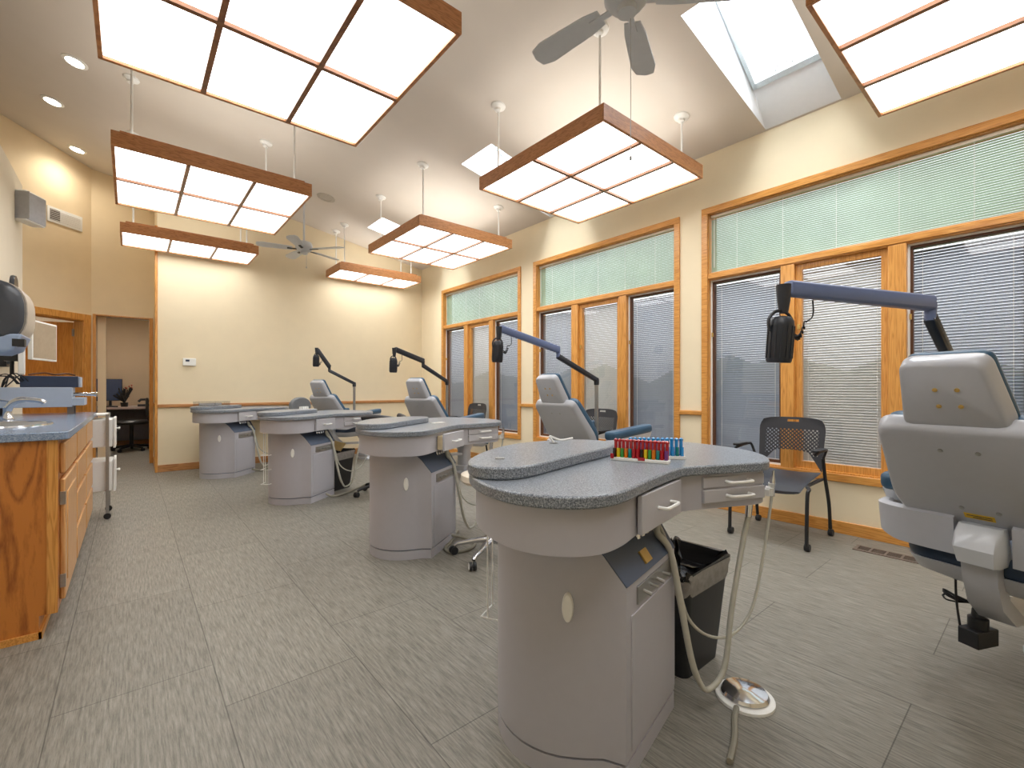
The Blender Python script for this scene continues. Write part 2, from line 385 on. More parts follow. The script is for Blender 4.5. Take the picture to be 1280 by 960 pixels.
# windows
BL = []   # (window index, key, y0,y1,z0,z1, slat material)
ZT = 2.215
for wi, (a, b_) in enumerate(W):
    fr = MB(); cw = .06
    # casing proud of the wall
    fr.box(XW-.02, XW, a, b_, ZH-cw, ZH); fr.box(XW-.02, XW, a, b_, ZS, ZS+cw); fr.box(XW-.02, XW, a, a+cw, ZS+cw, ZH-cw); fr.box(XW-.02, XW, b_-cw, b_, ZS+cw, ZH-cw)
    root = struct('window_%d' % (wi+1), fr, oak_y, bevel=.004)
    j = MB(); e = IN
    j.box(XW, XO, a+e, b_-e, ZH-e-.015, ZH-e); j.box(XW, XO, a+e, b_-e, ZS+e, ZS+e+.02); j.box(XW, XO, a+e, a+e+.015, ZS+e, ZH-e); j.box(XW, XO, b_-e-.015, b_-e, ZS+e, ZH-e)
    obj('window_jamb', j, oak_z, root)
    obj('transom_bar', MB().box(XW+.0, XO-.02, a+e, b_-e, ZT-.055, ZT+.012).box(XW-.012, XW, a+cw, b_-cw, ZT-.045, ZT), oak_y, root, bevel=.004)
    iw = (b_-a)-2*e
    # mullions (y centres measured from the left/far end)
    m1, m2 = b_-.745, a+.70
    for q in (m1, m2): obj('mullion', MB().box(XW-.008, XO-.02, q-.052, q+.052, ZS+e, ZT-.05), oak_z, root, bevel=.005)
    spans = [(m1+.052, b_-e-.015), (m2+.052, m1-.052), (a+e+.015, m2-.052)]
    for si, (y0, y1) in enumerate(spans):
        z0, z1 = ZS+e+.02, ZT-.055
        s_ = MB(); f = .045 if si == 1 else .028; xx = XW+.03 if si == 1 else XW+.05
        s_.box(xx, xx+.04, y0, y1, z0, z0+f+.01); s_.box(xx, xx+.04, y0, y1, z1-f, z1); s_.box(xx, xx+.04, y0, y0+f, z0+f+.01, z1-f); s_.box(xx, xx+.04, y1-f, y1, z0+f+.01, z1-f)
        sash = obj('sash', s_, oak_z if si == 1 else brownd, root)
        if si != 1:
            l = MB(); k = .013
            l.box(xx-.012, xx, y0, y0+k, z0+k, z1-k); l.box(xx-.012, xx, y1-k, y1, z0+k, z1-k); l.box(xx-.012, xx, y0, y1, z1-k, z1); l.box(xx-.012, xx, y0, y1, z0, z0+k)
            obj('screen_frame', l, white, root)
        obj('pane', MB().add([(xx+.014, y0+f, z0+f), (xx+.014, y1-f, z0+f), (xx+.014, y1-f, z1-f), (xx+.014, y0+f, z1-f)], [(0, 1, 2, 3)]), glass, sash)
        obj('latch', MB().box(xx-.02, xx, y1-f*.8, y1-f*.4, 1.62, 1.66), brass, sash)
        BL.append((wi, si, y0+.004, y1-.004, z0+f+.002, z1-.006, slatl if si == 1 else slatd))
    obj('pane', MB().add([(XW+.10, a+e, ZT+.012), (XW+.10, b_-e, ZT+.012), (XW+.10, b_-e, ZH-e-.015), (XW+.10, a+e, ZH-e-.015)], [(0, 1, 2, 3)]), glass, root)
    BL.append((wi, 3, a+e+.018, b_-e-.018, ZT+.014, ZH-e-.017, slatg))
names = ['nearest', 'middle', 'farthest']
poss = ['left sash', 'centre sash', 'right sash', 'top pane']
for (wi, si, y0, y1, z0, z1, sm) in BL:
    x = XW+.062 if si != 1 else XW+.062
    if si == 3: x = XW+.05
    elif si == 1: x = XW+.088
    else: x = XW+.108
    lab = {3: 'closed venetian blind, green foliage light put into its colour, across the long top pane of the %s window' % names[wi]}.get(si, 'lowered grey venetian blind behind the %s of the %s window' % (poss[si], names[wi]))
    th = thing('venetian_blind', lab, 'window blind', (x, y0, z0), 0, 'venetian blinds in the windows')
    L = y1-y0; H_ = z1-z0; pitch = .021 if si != 3 else .017; n_ = int((H_-.03)/pitch)
    sl = MB(); dx, dz = (.0050, .0101) if si != 3 else (.0042, .0088)
    for k in range(n_):
        zc_ = .012+k*pitch
        sl.add([(-dx, 0, zc_-dz), (-dx, L, zc_-dz), (.0012, L, zc_+.001), (.0012, 0, zc_+.001), (dx, L, zc_+dz), (dx, 0, zc_+dz)], [(0, 1, 2, 3), (3, 2, 4, 5)])
    obj('slats', sl, sm, th)
    obj('headrail', MB().box(-.014, .012, 0, L, H_-.024, H_), cream if si == 3 else white, th)
    obj('bottom_rail', MB().box(-.009, .009, 0, L, 0, .010), white, th)
    nc = 2 if si != 3 else 5
    for k in range(nc):
        yk = (.12*L+.76*L*k/(nc-1))
        obj('ladder_cord', MB().box(-.0105, -.0085, yk-.0012, yk+.0012, .004, H_-.02), white, th)
    if si == 3: obj('tilt_wand', MB().tube([(-.018, L-.035, H_-.01), (-.018, L-.035, .05)], .003, 6), white, th)
# outdoors, seen only between slats
struct('ground_outdoors', MB().box(XO+.02, 30, -14, 22, -.4, -.3), grass)
hg = MB()
for k in range(46):
    y = -8+k*.5; rr = .7+random.random()*.4; zz = 1.6+random.random()*.5
    hg.lathe([(.05, 0), (rr*.8, zz*.25), (rr, zz*.55), (rr*.75, zz*.85), (.05, zz)], 10, T(8.4+random.random()*.5, y, -.35))
tag(obj('hedge', hg, hedge, smooth=True), 'dense green hedge outdoors beyond the blinds of the window wall', 'hedge')['kind'] = 'stuff'

# ------------------------------------------------------------------ suspended light boxes
ZB = 2.93
def lightbox(cx, cy, lx, ly, ny, label, near=False):
    th = thing('pendant_light', label, 'light', (cx, cy, ZB), 0, 'oak framed suspended light boxes')
    hx, hy = lx/2, ly/2; f = .022
    fr = MB()
    fr.box(-hx, hx, -hy, -hy+f, 0, .115); fr.box(-hx, hx, hy-f, hy, 0, .115); fr.box(-hx, -hx+f, -hy+f, hy-f, 0, .115); fr.box(hx-f, hx, -hy+f, hy-f, 0, .115)
    obj('frame', fr, lampoak, th, bevel=.003)
    obj('housing', MB().box(-hx+.05, hx-.05, -hy+.05, hy-.05, .05, .145), lampoak, th)
    obj('added_uplight', MB().box(-hx+.07, hx-.07, -hy+.07, hy-.07, .146, .150), upm, th)  # glowing panel added on top of the box to brighten the ceiling
    for k in (1, 2):
        x = -hx+lx*k/3; obj('divider', MB().box(x-.014, x+.014, -hy+f, hy-f, -.003, .03), divw, th)
    if ny == 2:
        for k in range(3): obj('divider', MB().box(-hx+lx*k/3+(.014 if k else f), -hx+lx*(k+1)/3-(.014 if k < 2 else f), -.014, .014, -.003, .03), divw, th)
    obj('diffuser', MB().box(-hx+f, hx-f, -hy+f, hy-f, .018, .026), diff, th)
    for sx in (-1, 1):
        for sy in ((-1, 1)):
            x, y = sx*(hx-.12), sy*(hy-.13); top = zc(cx+x)-ZB
            rd = obj('rod', MB().tube([(x, y, .14), (x, y, top-.01)], .0085, 8), white, th, smooth=True)
            obj('canopy', MB().lathe([(.012, -.055), (.026, -.05), (.03, -.03), (.062, -.012), (.066, 0)], 20, T(x, y, top) @ RY(math.atan(.185))), white, rd, smooth=True)
    return th
lightbox(.58, 2.65, 1.43, 1.42, 2, 'largest oak light box overhead, cut off by the top of the photo')
lightbox(.60, 5.20, 1.42, 1.43, 2, 'six-panel oak light box of the left row in front of the narrow one')
lightbox(.62, 7.25, 1.42, .70, 1, 'narrow three-panel oak light box of the left row above the thermostat')
lightbox(3.10, 2.65, 1.34, 1.42, 2, 'six-panel oak light box hanging in front of the middle window')
lightbox(3.11, 5.20, 1.34, 1.40, 2, 'six-panel oak light box hanging in front of the farthest window')
lightbox(3.13, 7.30, 1.38, .64, 1, 'narrow three-panel oak light box of the right row at the far corner')
lightbox(3.13, .04, 1.38, 1.43, 2, 'oak light box at the top right beside the nearest skylight')
lightbox(.58, .04, 1.43, 1.42, 2, 'oak light box of the left row above the camera')

# ceiling fans
def fan(x, y, label, a0, chain):
    zt = zc(x); zb = 2.96
    th = thing('ceiling_fan', label, 'fan', (x, y, zb), 0)
    obj('canopy', MB().lathe([(.015, -.09), (.04, -.08), (.07, -.02), (.072, .02)], 20, T(0, 0, zt-zb)), fanm, th, smooth=True)
    obj('rod', MB().tube([(0, 0, .08), (0, 0, zt-zb-.05)], .012, 8), fanm, th)
    obj('motor', MB().lathe([(.03, .11), (.09, .09), (.105, .05), (.105, .01), (.08, -.02), (.045, -.03), (.045, -.06), (.02, -.07)], 28), fanm, th, smooth=True)
    for k in range(5):
        M = RZ(a0+2*PI*k/5) @ RX(R(10))
        bl = [(.14, -.04), (.22, -.055), (.48, -.068), (.545, -.05), (.56, 0), (.545, .05), (.48, .068), (.22, .055), (.14, .04)]
        bo = obj('blade', MB().prism(bl, -.004, .004, M), fanm, th)
        obj('blade_bracket', MB().box(.08, .20, -.015, .015, -.010, -.003, M), black if chain < .3 else fanm, bo)
    obj('pull_chain', MB().tube([(.03, 0, -.05), (.03, 0, -chain)], .0018, 6).lathe([(.001, 0), (.006, -.006), (.006, -.02), (.001, -.026)], 8, T(.03, 0, -chain)), steel, th)
fan(1.76, 6.37, 'small white ceiling fan hanging near the far wall', .4, .22)
fan(1.80, 1.30, 'white ceiling fan with pull chain at the top edge near the camera', R(25), .72)

# downlights, ceiling speaker
for k, (x, y, lb) in enumerate([(-.40, 5.97, 'recessed ceiling downlight nearest the big light box'), (-.65, 7.05, 'recessed ceiling downlight, leftmost and middle of the three'), (-.53, 8.21, 'recessed ceiling downlight farthest back by the diagonal wall')]):
    M = T(x, y, zc(x)) @ RY(math.atan(.185))
    th = thing('downlight', lb, 'light', (x, y, zc(x)), 0, 'recessed downlights'); Mi = T(-x, -y, -zc(x)) @ M
    obj('trim_ring', MB().loft([[(r_*math.cos(2*PI*q/32), r_*math.sin(2*PI*q/32), z) for q in range(32)] for r_, z in ((.095, 0), (.095, -.006), (.07, -.012), (.066, 0))], Mi, cap0=False, cap1=False), white, th, smooth=True)
    obj('lens', MB().lathe([(.066, -.002), (.05, -.012), (.01, -.02)], 28, Mi), downm, th, smooth=True)
for x, y in ((-.40, 5.97), (-.65, 7.05), (-.53, 8.21)):
    l_ = bpy.data.lights.new('downlight_bulb', 'SPOT'); l_.energy = 20; l_.spot_size = R(165); l_.spot_blend = 1; l_.shadow_soft_size = .06; l_.color = (1, .93, .82)
    o_ = bpy.data.objects.new('downlight_bulb', l_); C.objects.link(o_); o_.location = (x, y, zc(x)-.04)
x, y = 2.08, 6.48; sp = MB().lathe([(.12, 0), (.118, -.008), (.075, -.012), (.07, -.006), (.01, -.006)], 32, T(x, y, zc(x)) @ RY(math.atan(.185)))
tag(obj('ceiling_speaker', sp, plain('speaker_grille', rgb(186, 178, 166), .7), smooth=True), 'round flush speaker grille in the sloping ceiling', 'speaker')

# ------------------------------------------------------------------ treatment consoles
OXY = Vector((1.10, 1.05))
def loc2(pts): return [(p[0]-OXY.x, p[1]-OXY.y) for p in pts]
low = [(1.05, 1.40), (.93, 1.32), (.829, 1.20), (.771, 1.06), (.757, .94), (.775, .86), (.815, .795), (.868, .750), (.94, .726), (1.03, .733), (1.14, .762), (1.30, .795)]
low = [tuple(p[:2]) for p in spline([(a, b_, 0) for a, b_ in low], 4)]
conc = [(1.38, .808), (1.44, .813), (1.50, .795)]
end = [tuple(p[:2]) for p in spline([(1.74, .690, 0), (1.80, .68, 0), (1.87, .70, 0), (1.97, .76, 0), (2.06, .86, 0), (2.12, 1.02, 0), (2.14, 1.22, 0), (2.12, 1.38, 0), (2.02, 1.46, 0), (1.90, 1.48, 0)], 4)]
LOW = loc2(low+conc+end+[(1.5, 1.47), (1.25, 1.46)])
LOW.reverse() if False else None
up = [(.84, 1.22), (.792, 1.13), (.805, 1.06), (.862, 1.016), (.93, 1.014), (1.0, 1.028), (1.116, 1.056), (1.284, 1.092), (1.45, 1.128), (1.55, 1.18), (1.60, 1.25), (1.57, 1.36), (1.47, 1.425), (1.30, 1.455), (1.14, 1.42), (.98, 1.335)]
UP = loc2([tuple(p[:2]) for p in spline([(a, b_, 0) for a, b_ in up], 4, closed=True)])
ZL, ZU, ZA = .86, .898, .702
def cons():
    th = thing('treatment_console', '', 'console', (OXY.x, OXY.y, 0), 0, 'treatment consoles')
    area = sum(LOW[i-1][0]*LOW[i][1]-LOW[i][0]*LOW[i-1][1] for i in range(len(LOW)))
    sg = 1 if area > 0 else -1
    obj('worktop', MB().prism(LOW, ZL-.034, ZL), granite, th, bevel=.006, seg=2)
    obj('raised_worktop', MB().prism(UP, ZL+.0005, ZU), granite, th, bevel=.006, seg=2, label='raised grey speckled shelf')
    AP = offset(LOW, sg*.022)
    obj('apron', MB().prism(AP, ZA, ZL-.034), lam, th, smooth=True)
    # column
    k1 = (1.07, .775); k2 = (1.475, .865)
    k1 = (k1[0]-OXY.x, k1[1]-OXY.y); k2 = (k2[0]-OXY.x, k2[1]-OXY.y)
    cen = (.05, .015); rad = .245
    arc = []
    a_s = math.atan2(k1[1]-cen[1], k1[0]-cen[0])
    for q in range(19):
        a = a_s-PI*1.0*q/18*.97
        rr = rad if q > 0 else math.hypot(k1[0]-cen[0], k1[1]-cen[1])
        if q in (1, 2): rr = rad+(.012 if q == 1 else .004)
        arc.append((cen[0]+rr*math.cos(a), cen[1]+rr*math.sin(a)))
    COL = [k2]+arc[0:]+[(.33, .26), (.40, .12)]
    ar = sum(COL[i-1][0]*COL[i][1]-COL[i][0]*COL[i-1][1] for i in range(len(COL))); cs_ = 1 if ar > 0 else -1
    zf = .565
    # slope cut: front points pulled in towards the top
    f = Vector((k2[0]-k1[0], k2[1]-k1[1])).normalized(); nin = Vector((-f.y, f.x))
    def cut(p, d):
        dist = (Vector(p)-Vector(k1)).dot(nin)
        if dist < d: return (p[0]+nin.x*(d-dist), p[1]+nin.y*(d-dist))
        return p
    obj('column', MB().loft([[(x, y, .066) for x, y in COL], [(x, y, zf) for x, y in COL]]), lam, th, smooth=True)
    bm = bmesh.new()
    vb = [bm.verts.new((x, y, zf)) for x, y in COL]; vt = [bm.verts.new((x, y, ZA)) for x, y in COL]; nc_ = len(COL)
    bm.faces.new(vb); bm.faces.new(vt)
    for i in range(nc_): bm.faces.new((vb[i], vb[(i+1) % nc_], vt[(i+1) % nc_], vt[i]))
    pn = Vector((-nin.x*(ZA-zf), -nin.y*(ZA-zf), .105)).normalized(); pc_ = Vector((k1[0], k1[1], zf))
    cutr = bmesh.ops.bisect_plane(bm, geom=bm.verts[:]+bm.edges[:]+bm.faces[:], plane_co=pc_, plane_no=pn, clear_outer=True)
    ce = [e for e in cutr['geom_cut'] if isinstance(e, bmesh.types.BMEdge)]
    fill = bmesh.ops.contextual_create(bm, geom=ce)['faces']
    bm.verts.index_update()
    nb = MB().add([tuple(v.co) for v in bm.verts], [tuple(v.index for v in f_.verts) for f_ in bm.faces])
    lp = [tuple(v.co) for v in fill[0].verts] if fill else []
    bm.free()
    obj('column_neck', nb, lam, th, smooth=True)
    if lp: obj('control_ledge', MB().loft([[tuple(Vector(p)+pn*.0005) for p in lp], [tuple(Vector(p)+pn*.004) for p in lp]]), slate, th, label='slate blue sloping control ledge')
    obj('plinth', MB().prism(offset(COL, cs_*.001), .0, .058), lam, th, smooth=True)
    obj('plinth_groove', MB().prism(offset(COL, cs_*.010), .0575, .0665), slate, th, smooth=True)
    # front face items; face frame: origin k1, x along face, y outward
    ang = math.atan2(f.y, f.x)
    F_ = T(k1[0], k1[1], 0) @ RZ(ang)
    L = Vector((k2[0]-k1[0], k2[1]-k1[1])).length
    obj('access_panel', MB().box(.035, L-.006, -.004, .002, .085, .475, F_), lam, th, bevel=.002)
    cp = obj('control_plate', MB().box(.075, L-.04, -.005, .002, .492, .545, F_), steel, th, bevel=.001, label='brushed metal switch plate')
    for q in range(4):
        xq = .12+q*.055
        obj('switch', MB().tube([F_ @ Vector((xq, -.002, .52)), F_ @ Vector((xq+.004, -.028, .512+.006*(q % 2)))], [.005, .0065], 8), steel, cp)
    Sm = F_ @ T(0, 0, zf) @ RX(-R(40))
    obj('outlet_plate', MB().box(.165, .215, .018, .058, .003, .010, F_ @ T(0, .0, zf) @ RX(math.atan2(ZA-zf, .105))), brass, th, label='small brass outlet plate')
    fit = MB()
    for q in range(4):
        xq = .13+q*.035
        fit.tube([F_ @ Vector((xq, .025, ZA+.0)), F_ @ Vector((xq, .02, ZA-.026))], [.008, .011], 10)
        fit.tube([F_ @ Vector((xq, .02, ZA-.026)), F_ @ Vector((xq, .016, ZA-.034))], [.007, .007], 8)
    obj('valve_knobs', fit, chrome, th, smooth=True)
    # oval port on the curved side
    a = a_s-R(33); px_, py_ = cen[0]+(rad+.006)*math.cos(a), cen[1]+(rad+.006)*math.sin(a)
    Mo = T(px_, py_, .50) @ RZ(a+PI/2) @ RX(PI/2)
    ov = [(.0165*math.cos(2*PI*q/28), .0415*math.sin(2*PI*q/28)) for q in range(28)]
    ovo = obj('oval_cover', MB().loft([[(x, y, -.008) for x, y in ov], [(x, y, .004) for x, y in ov], [(x*.8, y*.92, .009) for x, y in ov]], Mo), white, th, smooth=True)
    # drawers
    A1 = Vector((1.122-OXY.x, .775-OXY.y)); A2 = Vector((1.435-OXY.x, .832-OXY.y))
    def drawer(p, q, z0, z1, dep=.016, handle=True, out=.0):
        d = (q-p); Ld = d.length; M = T(p.x, p.y, 0) @ RZ(math.atan2(d.y, d.x))
        b_ = obj('drawer', MB().box(0, Ld, -dep-out, -out, z0, z1, M), lamd, th, bevel=.0025)
        zc_ = (z0+z1)/2; hw = min(.05, Ld*.2); xm = Ld/2+.01
        y0 = -dep-out
        obj('handle', MB().tube(spline([M @ Vector(v) for v in ((xm-hw, y0, zc_), (xm-hw, y0-.02, zc_), (xm-hw+.008, y0-.028, zc_), (xm, y0-.03, zc_), (xm+hw-.008, y0-.028, zc_), (xm+hw, y0-.02, zc_), (xm+hw, y0, zc_))], 3), .0055, 8), white, b_, smooth=True)
        return b_, M, Ld
    b1, M1, L1 = drawer(A1, A2, ZA+.004, ZL-.04)
    B1 = Vector((1.545-OXY.x, .802-OXY.y)); B2 = Vector((1.805-OXY.x, .703-OXY.y))
    zm = (ZA+.03+ZL-.045)/2
    drawer(B1, B2, zm+.003, ZL-.045, .012); drawer(B1, B2, ZA+.022, zm-.003, .016)
    w0 = lambda x, y, z: (x-OXY.x, y-OXY.y, z)
    # instrument holder at the end
    E = (1.865-OXY.x, .705-OXY.y)
    ih = MB(); Me = T(E[0], E[1], .735) @ RZ(R(18))
    ih.box(-.03, .05, -.008, .008, -.012, .012, Me); ih.box(.05, .085, -.02, .0, -.02, .022, Me); ih.tube([Me @ Vector((0, -.008, -.014)), Me @ Vector((0, -.008, .014))], .012, 10)
    obj('holder', ih, plain('holder_%d' % len(bpy.data.objects), rgb(214, 214, 210), .3), th)
    hp = MB(); hp.tube([Me @ Vector((.068, -.012, -.03)), Me @ Vector((.07, -.014, .03)), Me @ Vector((.075, -.018, .07))], [.010, .011, .004], 10)
    obj('handpiece', hp, chrome, th, smooth=True)
    hp = MB(); hp.tube([w0(1.80, .744, ZA+.01), w0(1.797, .744, ZA-.025), w0(1.79, .744, ZA-.058)], [.014, .013, .012], 10)
    obj('suction_valve', hp, chrome, th, smooth=True)
    # hoses
    s0 = F_ @ Vector((.27, .01, ZA-.015))
    def w(p): return (p[0]-OXY.x, p[1]-OXY.y, p[2])
    h1 = spline([tuple(s0), w((1.376, .869, .635)), w((1.419, .846, .568)), w((1.457, .827, .371)), w((1.492, .812, .197)), w((1.519, .80, .115)), w((1.556, .783, .07)), w((1.63, .76, .127)), w((1.68, .756, .328)), w((1.752, .749, .547)), w((1.79, .744, .646))], 5)
    obj('suction_hose', MB().tube(h1, [.0115]*(len(h1)//2)+[.0095]*(len(h1)-len(h1)//2), 10), hosem, th, smooth=True)
    h2 = spline([tuple(s0+Vector((.02, .012, 0))), w((1.43, .87, .60)), w((1.475, .85, .45)), w((1.521, .838, .313)), w((1.595, .802, .238)), w((1.682, .756, .231)), w((1.779, .726, .308)), w((1.856, .714, .503)), tuple(Me @ Vector((.068, -.012, -.03)))], 5)
    obj('air_hose', MB().tube(h2, .0055, 8), hosem, th, smooth=True)
    return th
c1 = cons(); c1['label'] = 'nearest grey treatment console, with a rack of coloured elastics on it'
CP = [(1.10, 1.05, 0), (1.455, 2.92, 22), (1.25, 4.92, 28), (.88, 6.88, 34)]
c2 = dup(c1, (CP[1][0], CP[1][1], 0), R(CP[1][2]), 'treatment console, second from the camera, with its wide drawer ajar')
c3 = dup(c1, (CP[2][0], CP[2][1], 0), R(CP[2][2]), 'treatment console, third from the camera, with a black bin under it')
c4 = dup(c1, (CP[3][0], CP[3][1], 0), R(CP[3][2]), 'farthest treatment console, a clear box on it, below the thermostat')
for c in (c2, c3, c4):
    for ch in kids(c):
        if ch.name.startswith('outlet_plate'): bpy.data.objects.remove(ch)
d0 = [ch for ch in kids(c2) if ch.name.startswith('drawer')][0]
d0.location = Vector((math.sin(R(10))*.045, -.045, 0))
co = obj('drawer_box', MB().box(.015, .30, -.045, .0, ZA+.012, ZL-.055, T(1.122-OXY.x, .775-OXY.y, 0) @ RZ(math.atan2(.057, .313))), edge, d0)
co.location = (-d0.location.x, -d0.location.y, 0)

def cw_(k, x, y, z=0):   # console k local to world, given console-1 world coordinates
    X, Y, a = CP[k]; v = RZ(R(a)) @ Vector((x-OXY.x, y-OXY.y, 0)); return (X+v.x, Y+v.y, z)

# items on and by the consoles
sh = thing('saliva_ejector', 'white bent suction tip lying on the raised shelf of the nearest console', 'dental tool', (1.36, 1.35, ZU))
obj('tip', MB().tube(spline([(0, 0, .004), (-.012, .004, .022), (-.016, .006, .030), (.0, .0, .024), (.035, -.01, .012), (.085, -.03, .018)], 5), .0045, 8), white, sh, smooth=True)
obj('grommet', MB().lathe([(.018, 0), (.018, .004), (.012, .005), (.008, .002)], 20), steel, sh, smooth=True)
tag(obj('grommet', MB().lathe([(.016, 0), (.016, .003), (.011, .003), (.009, .001)], 20, T(.93, 1.17, ZU)), steel, smooth=True), 'round metal grommet set in the left end of the nearest raised shelf', 'grommet')
# elastics racks
def rack(x, y, rz, n, cols, label, cap):
    th = thing('vial_rack', label, 'rack', (x, y, ZL), rz)
    L = .21
    obj('tray', MB().box(0, L, -.018, .018, 0, .012).box(0, L, .012, .018, .012, .02), white, th, bevel=.002)
    for q in range(n):
        c = cols[q % len(cols)]; xx = .012+(L-.024)*q/(n-1)
        for row in (0, 1):
            yy_ = -.008+row*.018; hh = .046+row*.024
            v = obj('elastic_stick', MB().tube([(xx, yy_, .0125), (xx, yy_+.002, hh)], .0064, 8), pats[c if row == 0 else cap], None, smooth=True, loc=(x, y, ZL), rot=(0, 0, rz))
            cn = c if row == 0 else cap
            tag(v, '%s elastic stick in the %s row of the %s rack on the nearest console' % (cn, 'front' if row == 0 else 'back', 'red-topped' if cap == 'red' else 'blue'), 'elastic stick', '%s elastic sticks, %s row, %s rack' % (cn, 'front' if row == 0 else 'back', cap))
            if row == 1: obj('stick_end', MB().lathe([(.001, 0), (.0078, .003), (.0078, .010), (.001, .014)], 8, T(xx, yy_+.002, hh-.004)), pats[cap], v, smooth=True)
    obj('tag', MB().box(L*.48, L*.60, -.019, -.0165, .006, .018).box(.0, .012, -.02, -.016, .008, .026), pats['red'] if cap == 'red' else white, th)
    return th
rack(1.395, 1.075, math.atan2(-.19, .075)-.0, 14, ['black', 'yellow', 'green', 'orange', 'teal', 'red', 'red', 'black', 'yellow', 'green', 'orange', 'teal', 'red', 'purple'], 'white rack of red-topped multicolour elastic sticks on the nearest console', 'red')
rack(1.475, 1.06, math.atan2(-.14, .12), 12, ['blue', 'teal', 'blue'], 'white rack of blue elastic sticks behind the red-topped rack', 'blue')
# bins
def bin_(x, y, rz, label):
    th = thing('waste_bin', label, 'bin', (x, y, 0), rz, 'black waste bins')
    ring = lambda w_, d_, z, r_=.035: [(a, b_, z) for a, b_ in rrect(w_, d_, r_)]
    obj('body', MB().loft([ring(.27, .20, 0), ring(.355, .265, .41), ring(.349, .259, .41), ring(.264, .194, .01)]), black, th, smooth=True)
    ln = []
    for z, e_ in ((.335, .004), (.36, .008), (.385, .007), (.408, .012), (.42, .006)):
        ln.append([(a*(1+e_*3)+random.uniform(-.003, .003), b_*(1+e_*4)+random.uniform(-.003, .003), z+random.uniform(-.006, .006)) for a, b_ in rrect(.355-(.41-z)*.2, .265-(.41-z)*.16, .035)])
    obj('clear_liner', MB().loft(ln, cap0=False, cap1=False), bagc, th, smooth=True)
    ln = []
    for s_, z in ((1.04, .405), (1.03, .43), (.95, .425), (.82, .40), (.62, .375), (.3, .36)):
        ln.append([(a*s_+random.uniform(-.006, .006), b_*s_+random.uniform(-.006, .006), z+random.uniform(-.012, .010)) for a, b_ in rrect(.355, .265, .035)])
    obj('black_liner', MB().loft(ln, cap0=False), bag, th)
    return th
b1_ = bin_(1.775, 1.015, 0, 'black lined waste bin under the nearest console')
wx, wy, _ = cw_(2, 1.70, 1.06)
dup(b1_, (wx, wy, 0), R(30), 'black waste bin under the third console from the camera')
pb = MB().loft([[(a, b_, z) for a, b_ in rrect(.14*s_, .09*s_, .02)] for s_, z in ((.8, 0), (1.0, .06), (1.15, .10))], T(wx, wy, .43) @ RY(.3))
tag(obj('paper_bag', pb, paper), 'crumpled tan paper lying on the bin under the third console', 'paper')
# wire holders
def wire(x, y, rz, label, hoops):
    th = thing('wire_holder', label, 'wire rack', (x, y, 0), rz, 'white wire holders')
    r_ = .0028
    obj('upright', MB().tube([(0, 0, .702), (0, 0, hoops[0])], r_, 6), white, th); obj('upright', MB().tube([(.06, .05, .702), (.06, .05, hoops[0])], r_, 6), white, th)
    for z in hoops: obj('hoop', MB().tube([(.08, .07, z), (-.015, .02, z), (.02, -.05, z), (.07, -.04, z)], r_, 6), white, th)
    return th
wire(.955, 1.27, 0, 'white wire holder hanging behind the column of the nearest console', (.33,))
xx, yy_, _ = cw_(2, .86, 1.16); wire(xx, yy_, R(28), 'white wire holder behind the column of the third console', (.20, .34, .48))
# foot pedal
fp = thing('foot_pedal', 'round polished metal foot pedal on the floor by the nearest console', 'pedal', (1.715, .725, 0))
obj('base', MB().lathe([(.098, 0), (.098, .010), (.088, .014)], 36), white, fp, smooth=True)
obj('disc', MB().lathe([(.075, .012), (.080, .020), (.074, .030), (.03, .040), (.002, .042)], 36), chrome, fp, smooth=True)
obj('hose', MB().tube(spline([(-.09, -.01, .012), (-.15, -.03, .012), (-.24, -.07, .012), (-.34, -.10, .012)], 6), .010, 8), hosed, fp, smooth=True)
# floor hoses at other consoles
for k, pts, lb in ((1, [(1.40, .86, .05), (1.47, .80, .02), (1.42, .66, .012), (1.28, .64, .012), (1.20, .72, .012), (1.26, .80, .012), (1.36, .83, .012), (1.60, .93, .012)], 'grey hose looped on the floor at the foot of the second console'),
                   (2, [(1.30, .81, .05), (1.34, .76, .014), (1.50, .74, .014), (1.75, .80, .014), (1.95, .86, .014)], 'grey hose lying on the floor from the third console'),
                   (3, [(1.40, .84, .05), (1.5, .80, .014), (1.65, .84, .014), (1.8, .9, .014)], 'grey hose on the floor at the farthest console')):
    tag(obj('floor_hose', MB().tube(spline([cw_(k, *p) for p in pts], 6), .011, 8), hosed, smooth=True), lb, 'hose', 'hoses on the floor')
sgrey_ = plain('packet_grey', rgb(170, 166, 162), .5)
# clear box and small things on the far consoles
bx_, by_, _ = cw_(3, 1.12, 1.2)
cbx = thing('organizer_box', 'clear plastic organiser box on the farthest console', 'box', (bx_, by_, ZU), R(20))
obj('lid', MB().box(-.19, .19, -.07, .07, .055, .06), clearp, cbx); obj('tray', MB().box(-.19, .19, -.07, .07, 0, .006), clearp, cbx)
obj('side', MB().box(-.19, .19, -.07, -.066, .006, .055).box(-.19, .19, .066, .07, .006, .055).box(-.19, -.186, -.066, .066, .006, .055).box(.186, .19, -.066, .066, .006, .055), clearp, cbx)
for q in range(3): tag(obj('instrument_pouch', MB().box(-.05, .04, -.03, .03, .0, .03, T(bx_-.09+q*.075, by_-.02+q*.02, ZU+.007) @ RZ(.3*q)), sgrey_), 'small grey packet inside the clear organiser box', 'packet', 'grey packets in the clear box')
gx, gy, _ = cw_(2, 1.45, 1.27)
gb = MB()
for q in range(4): gb.box(-.045+q*.025, -.027+q*.025, -.015, .015, 0, .03, T(gx, gy, ZU) @ RZ(R(20)))
tag(obj('cup_row', gb.box(-.05, .055, -.02, .02, 0, .004, T(gx, gy, ZU) @ RZ(R(20))), white), 'short row of small white cups on the third console', 'cups')
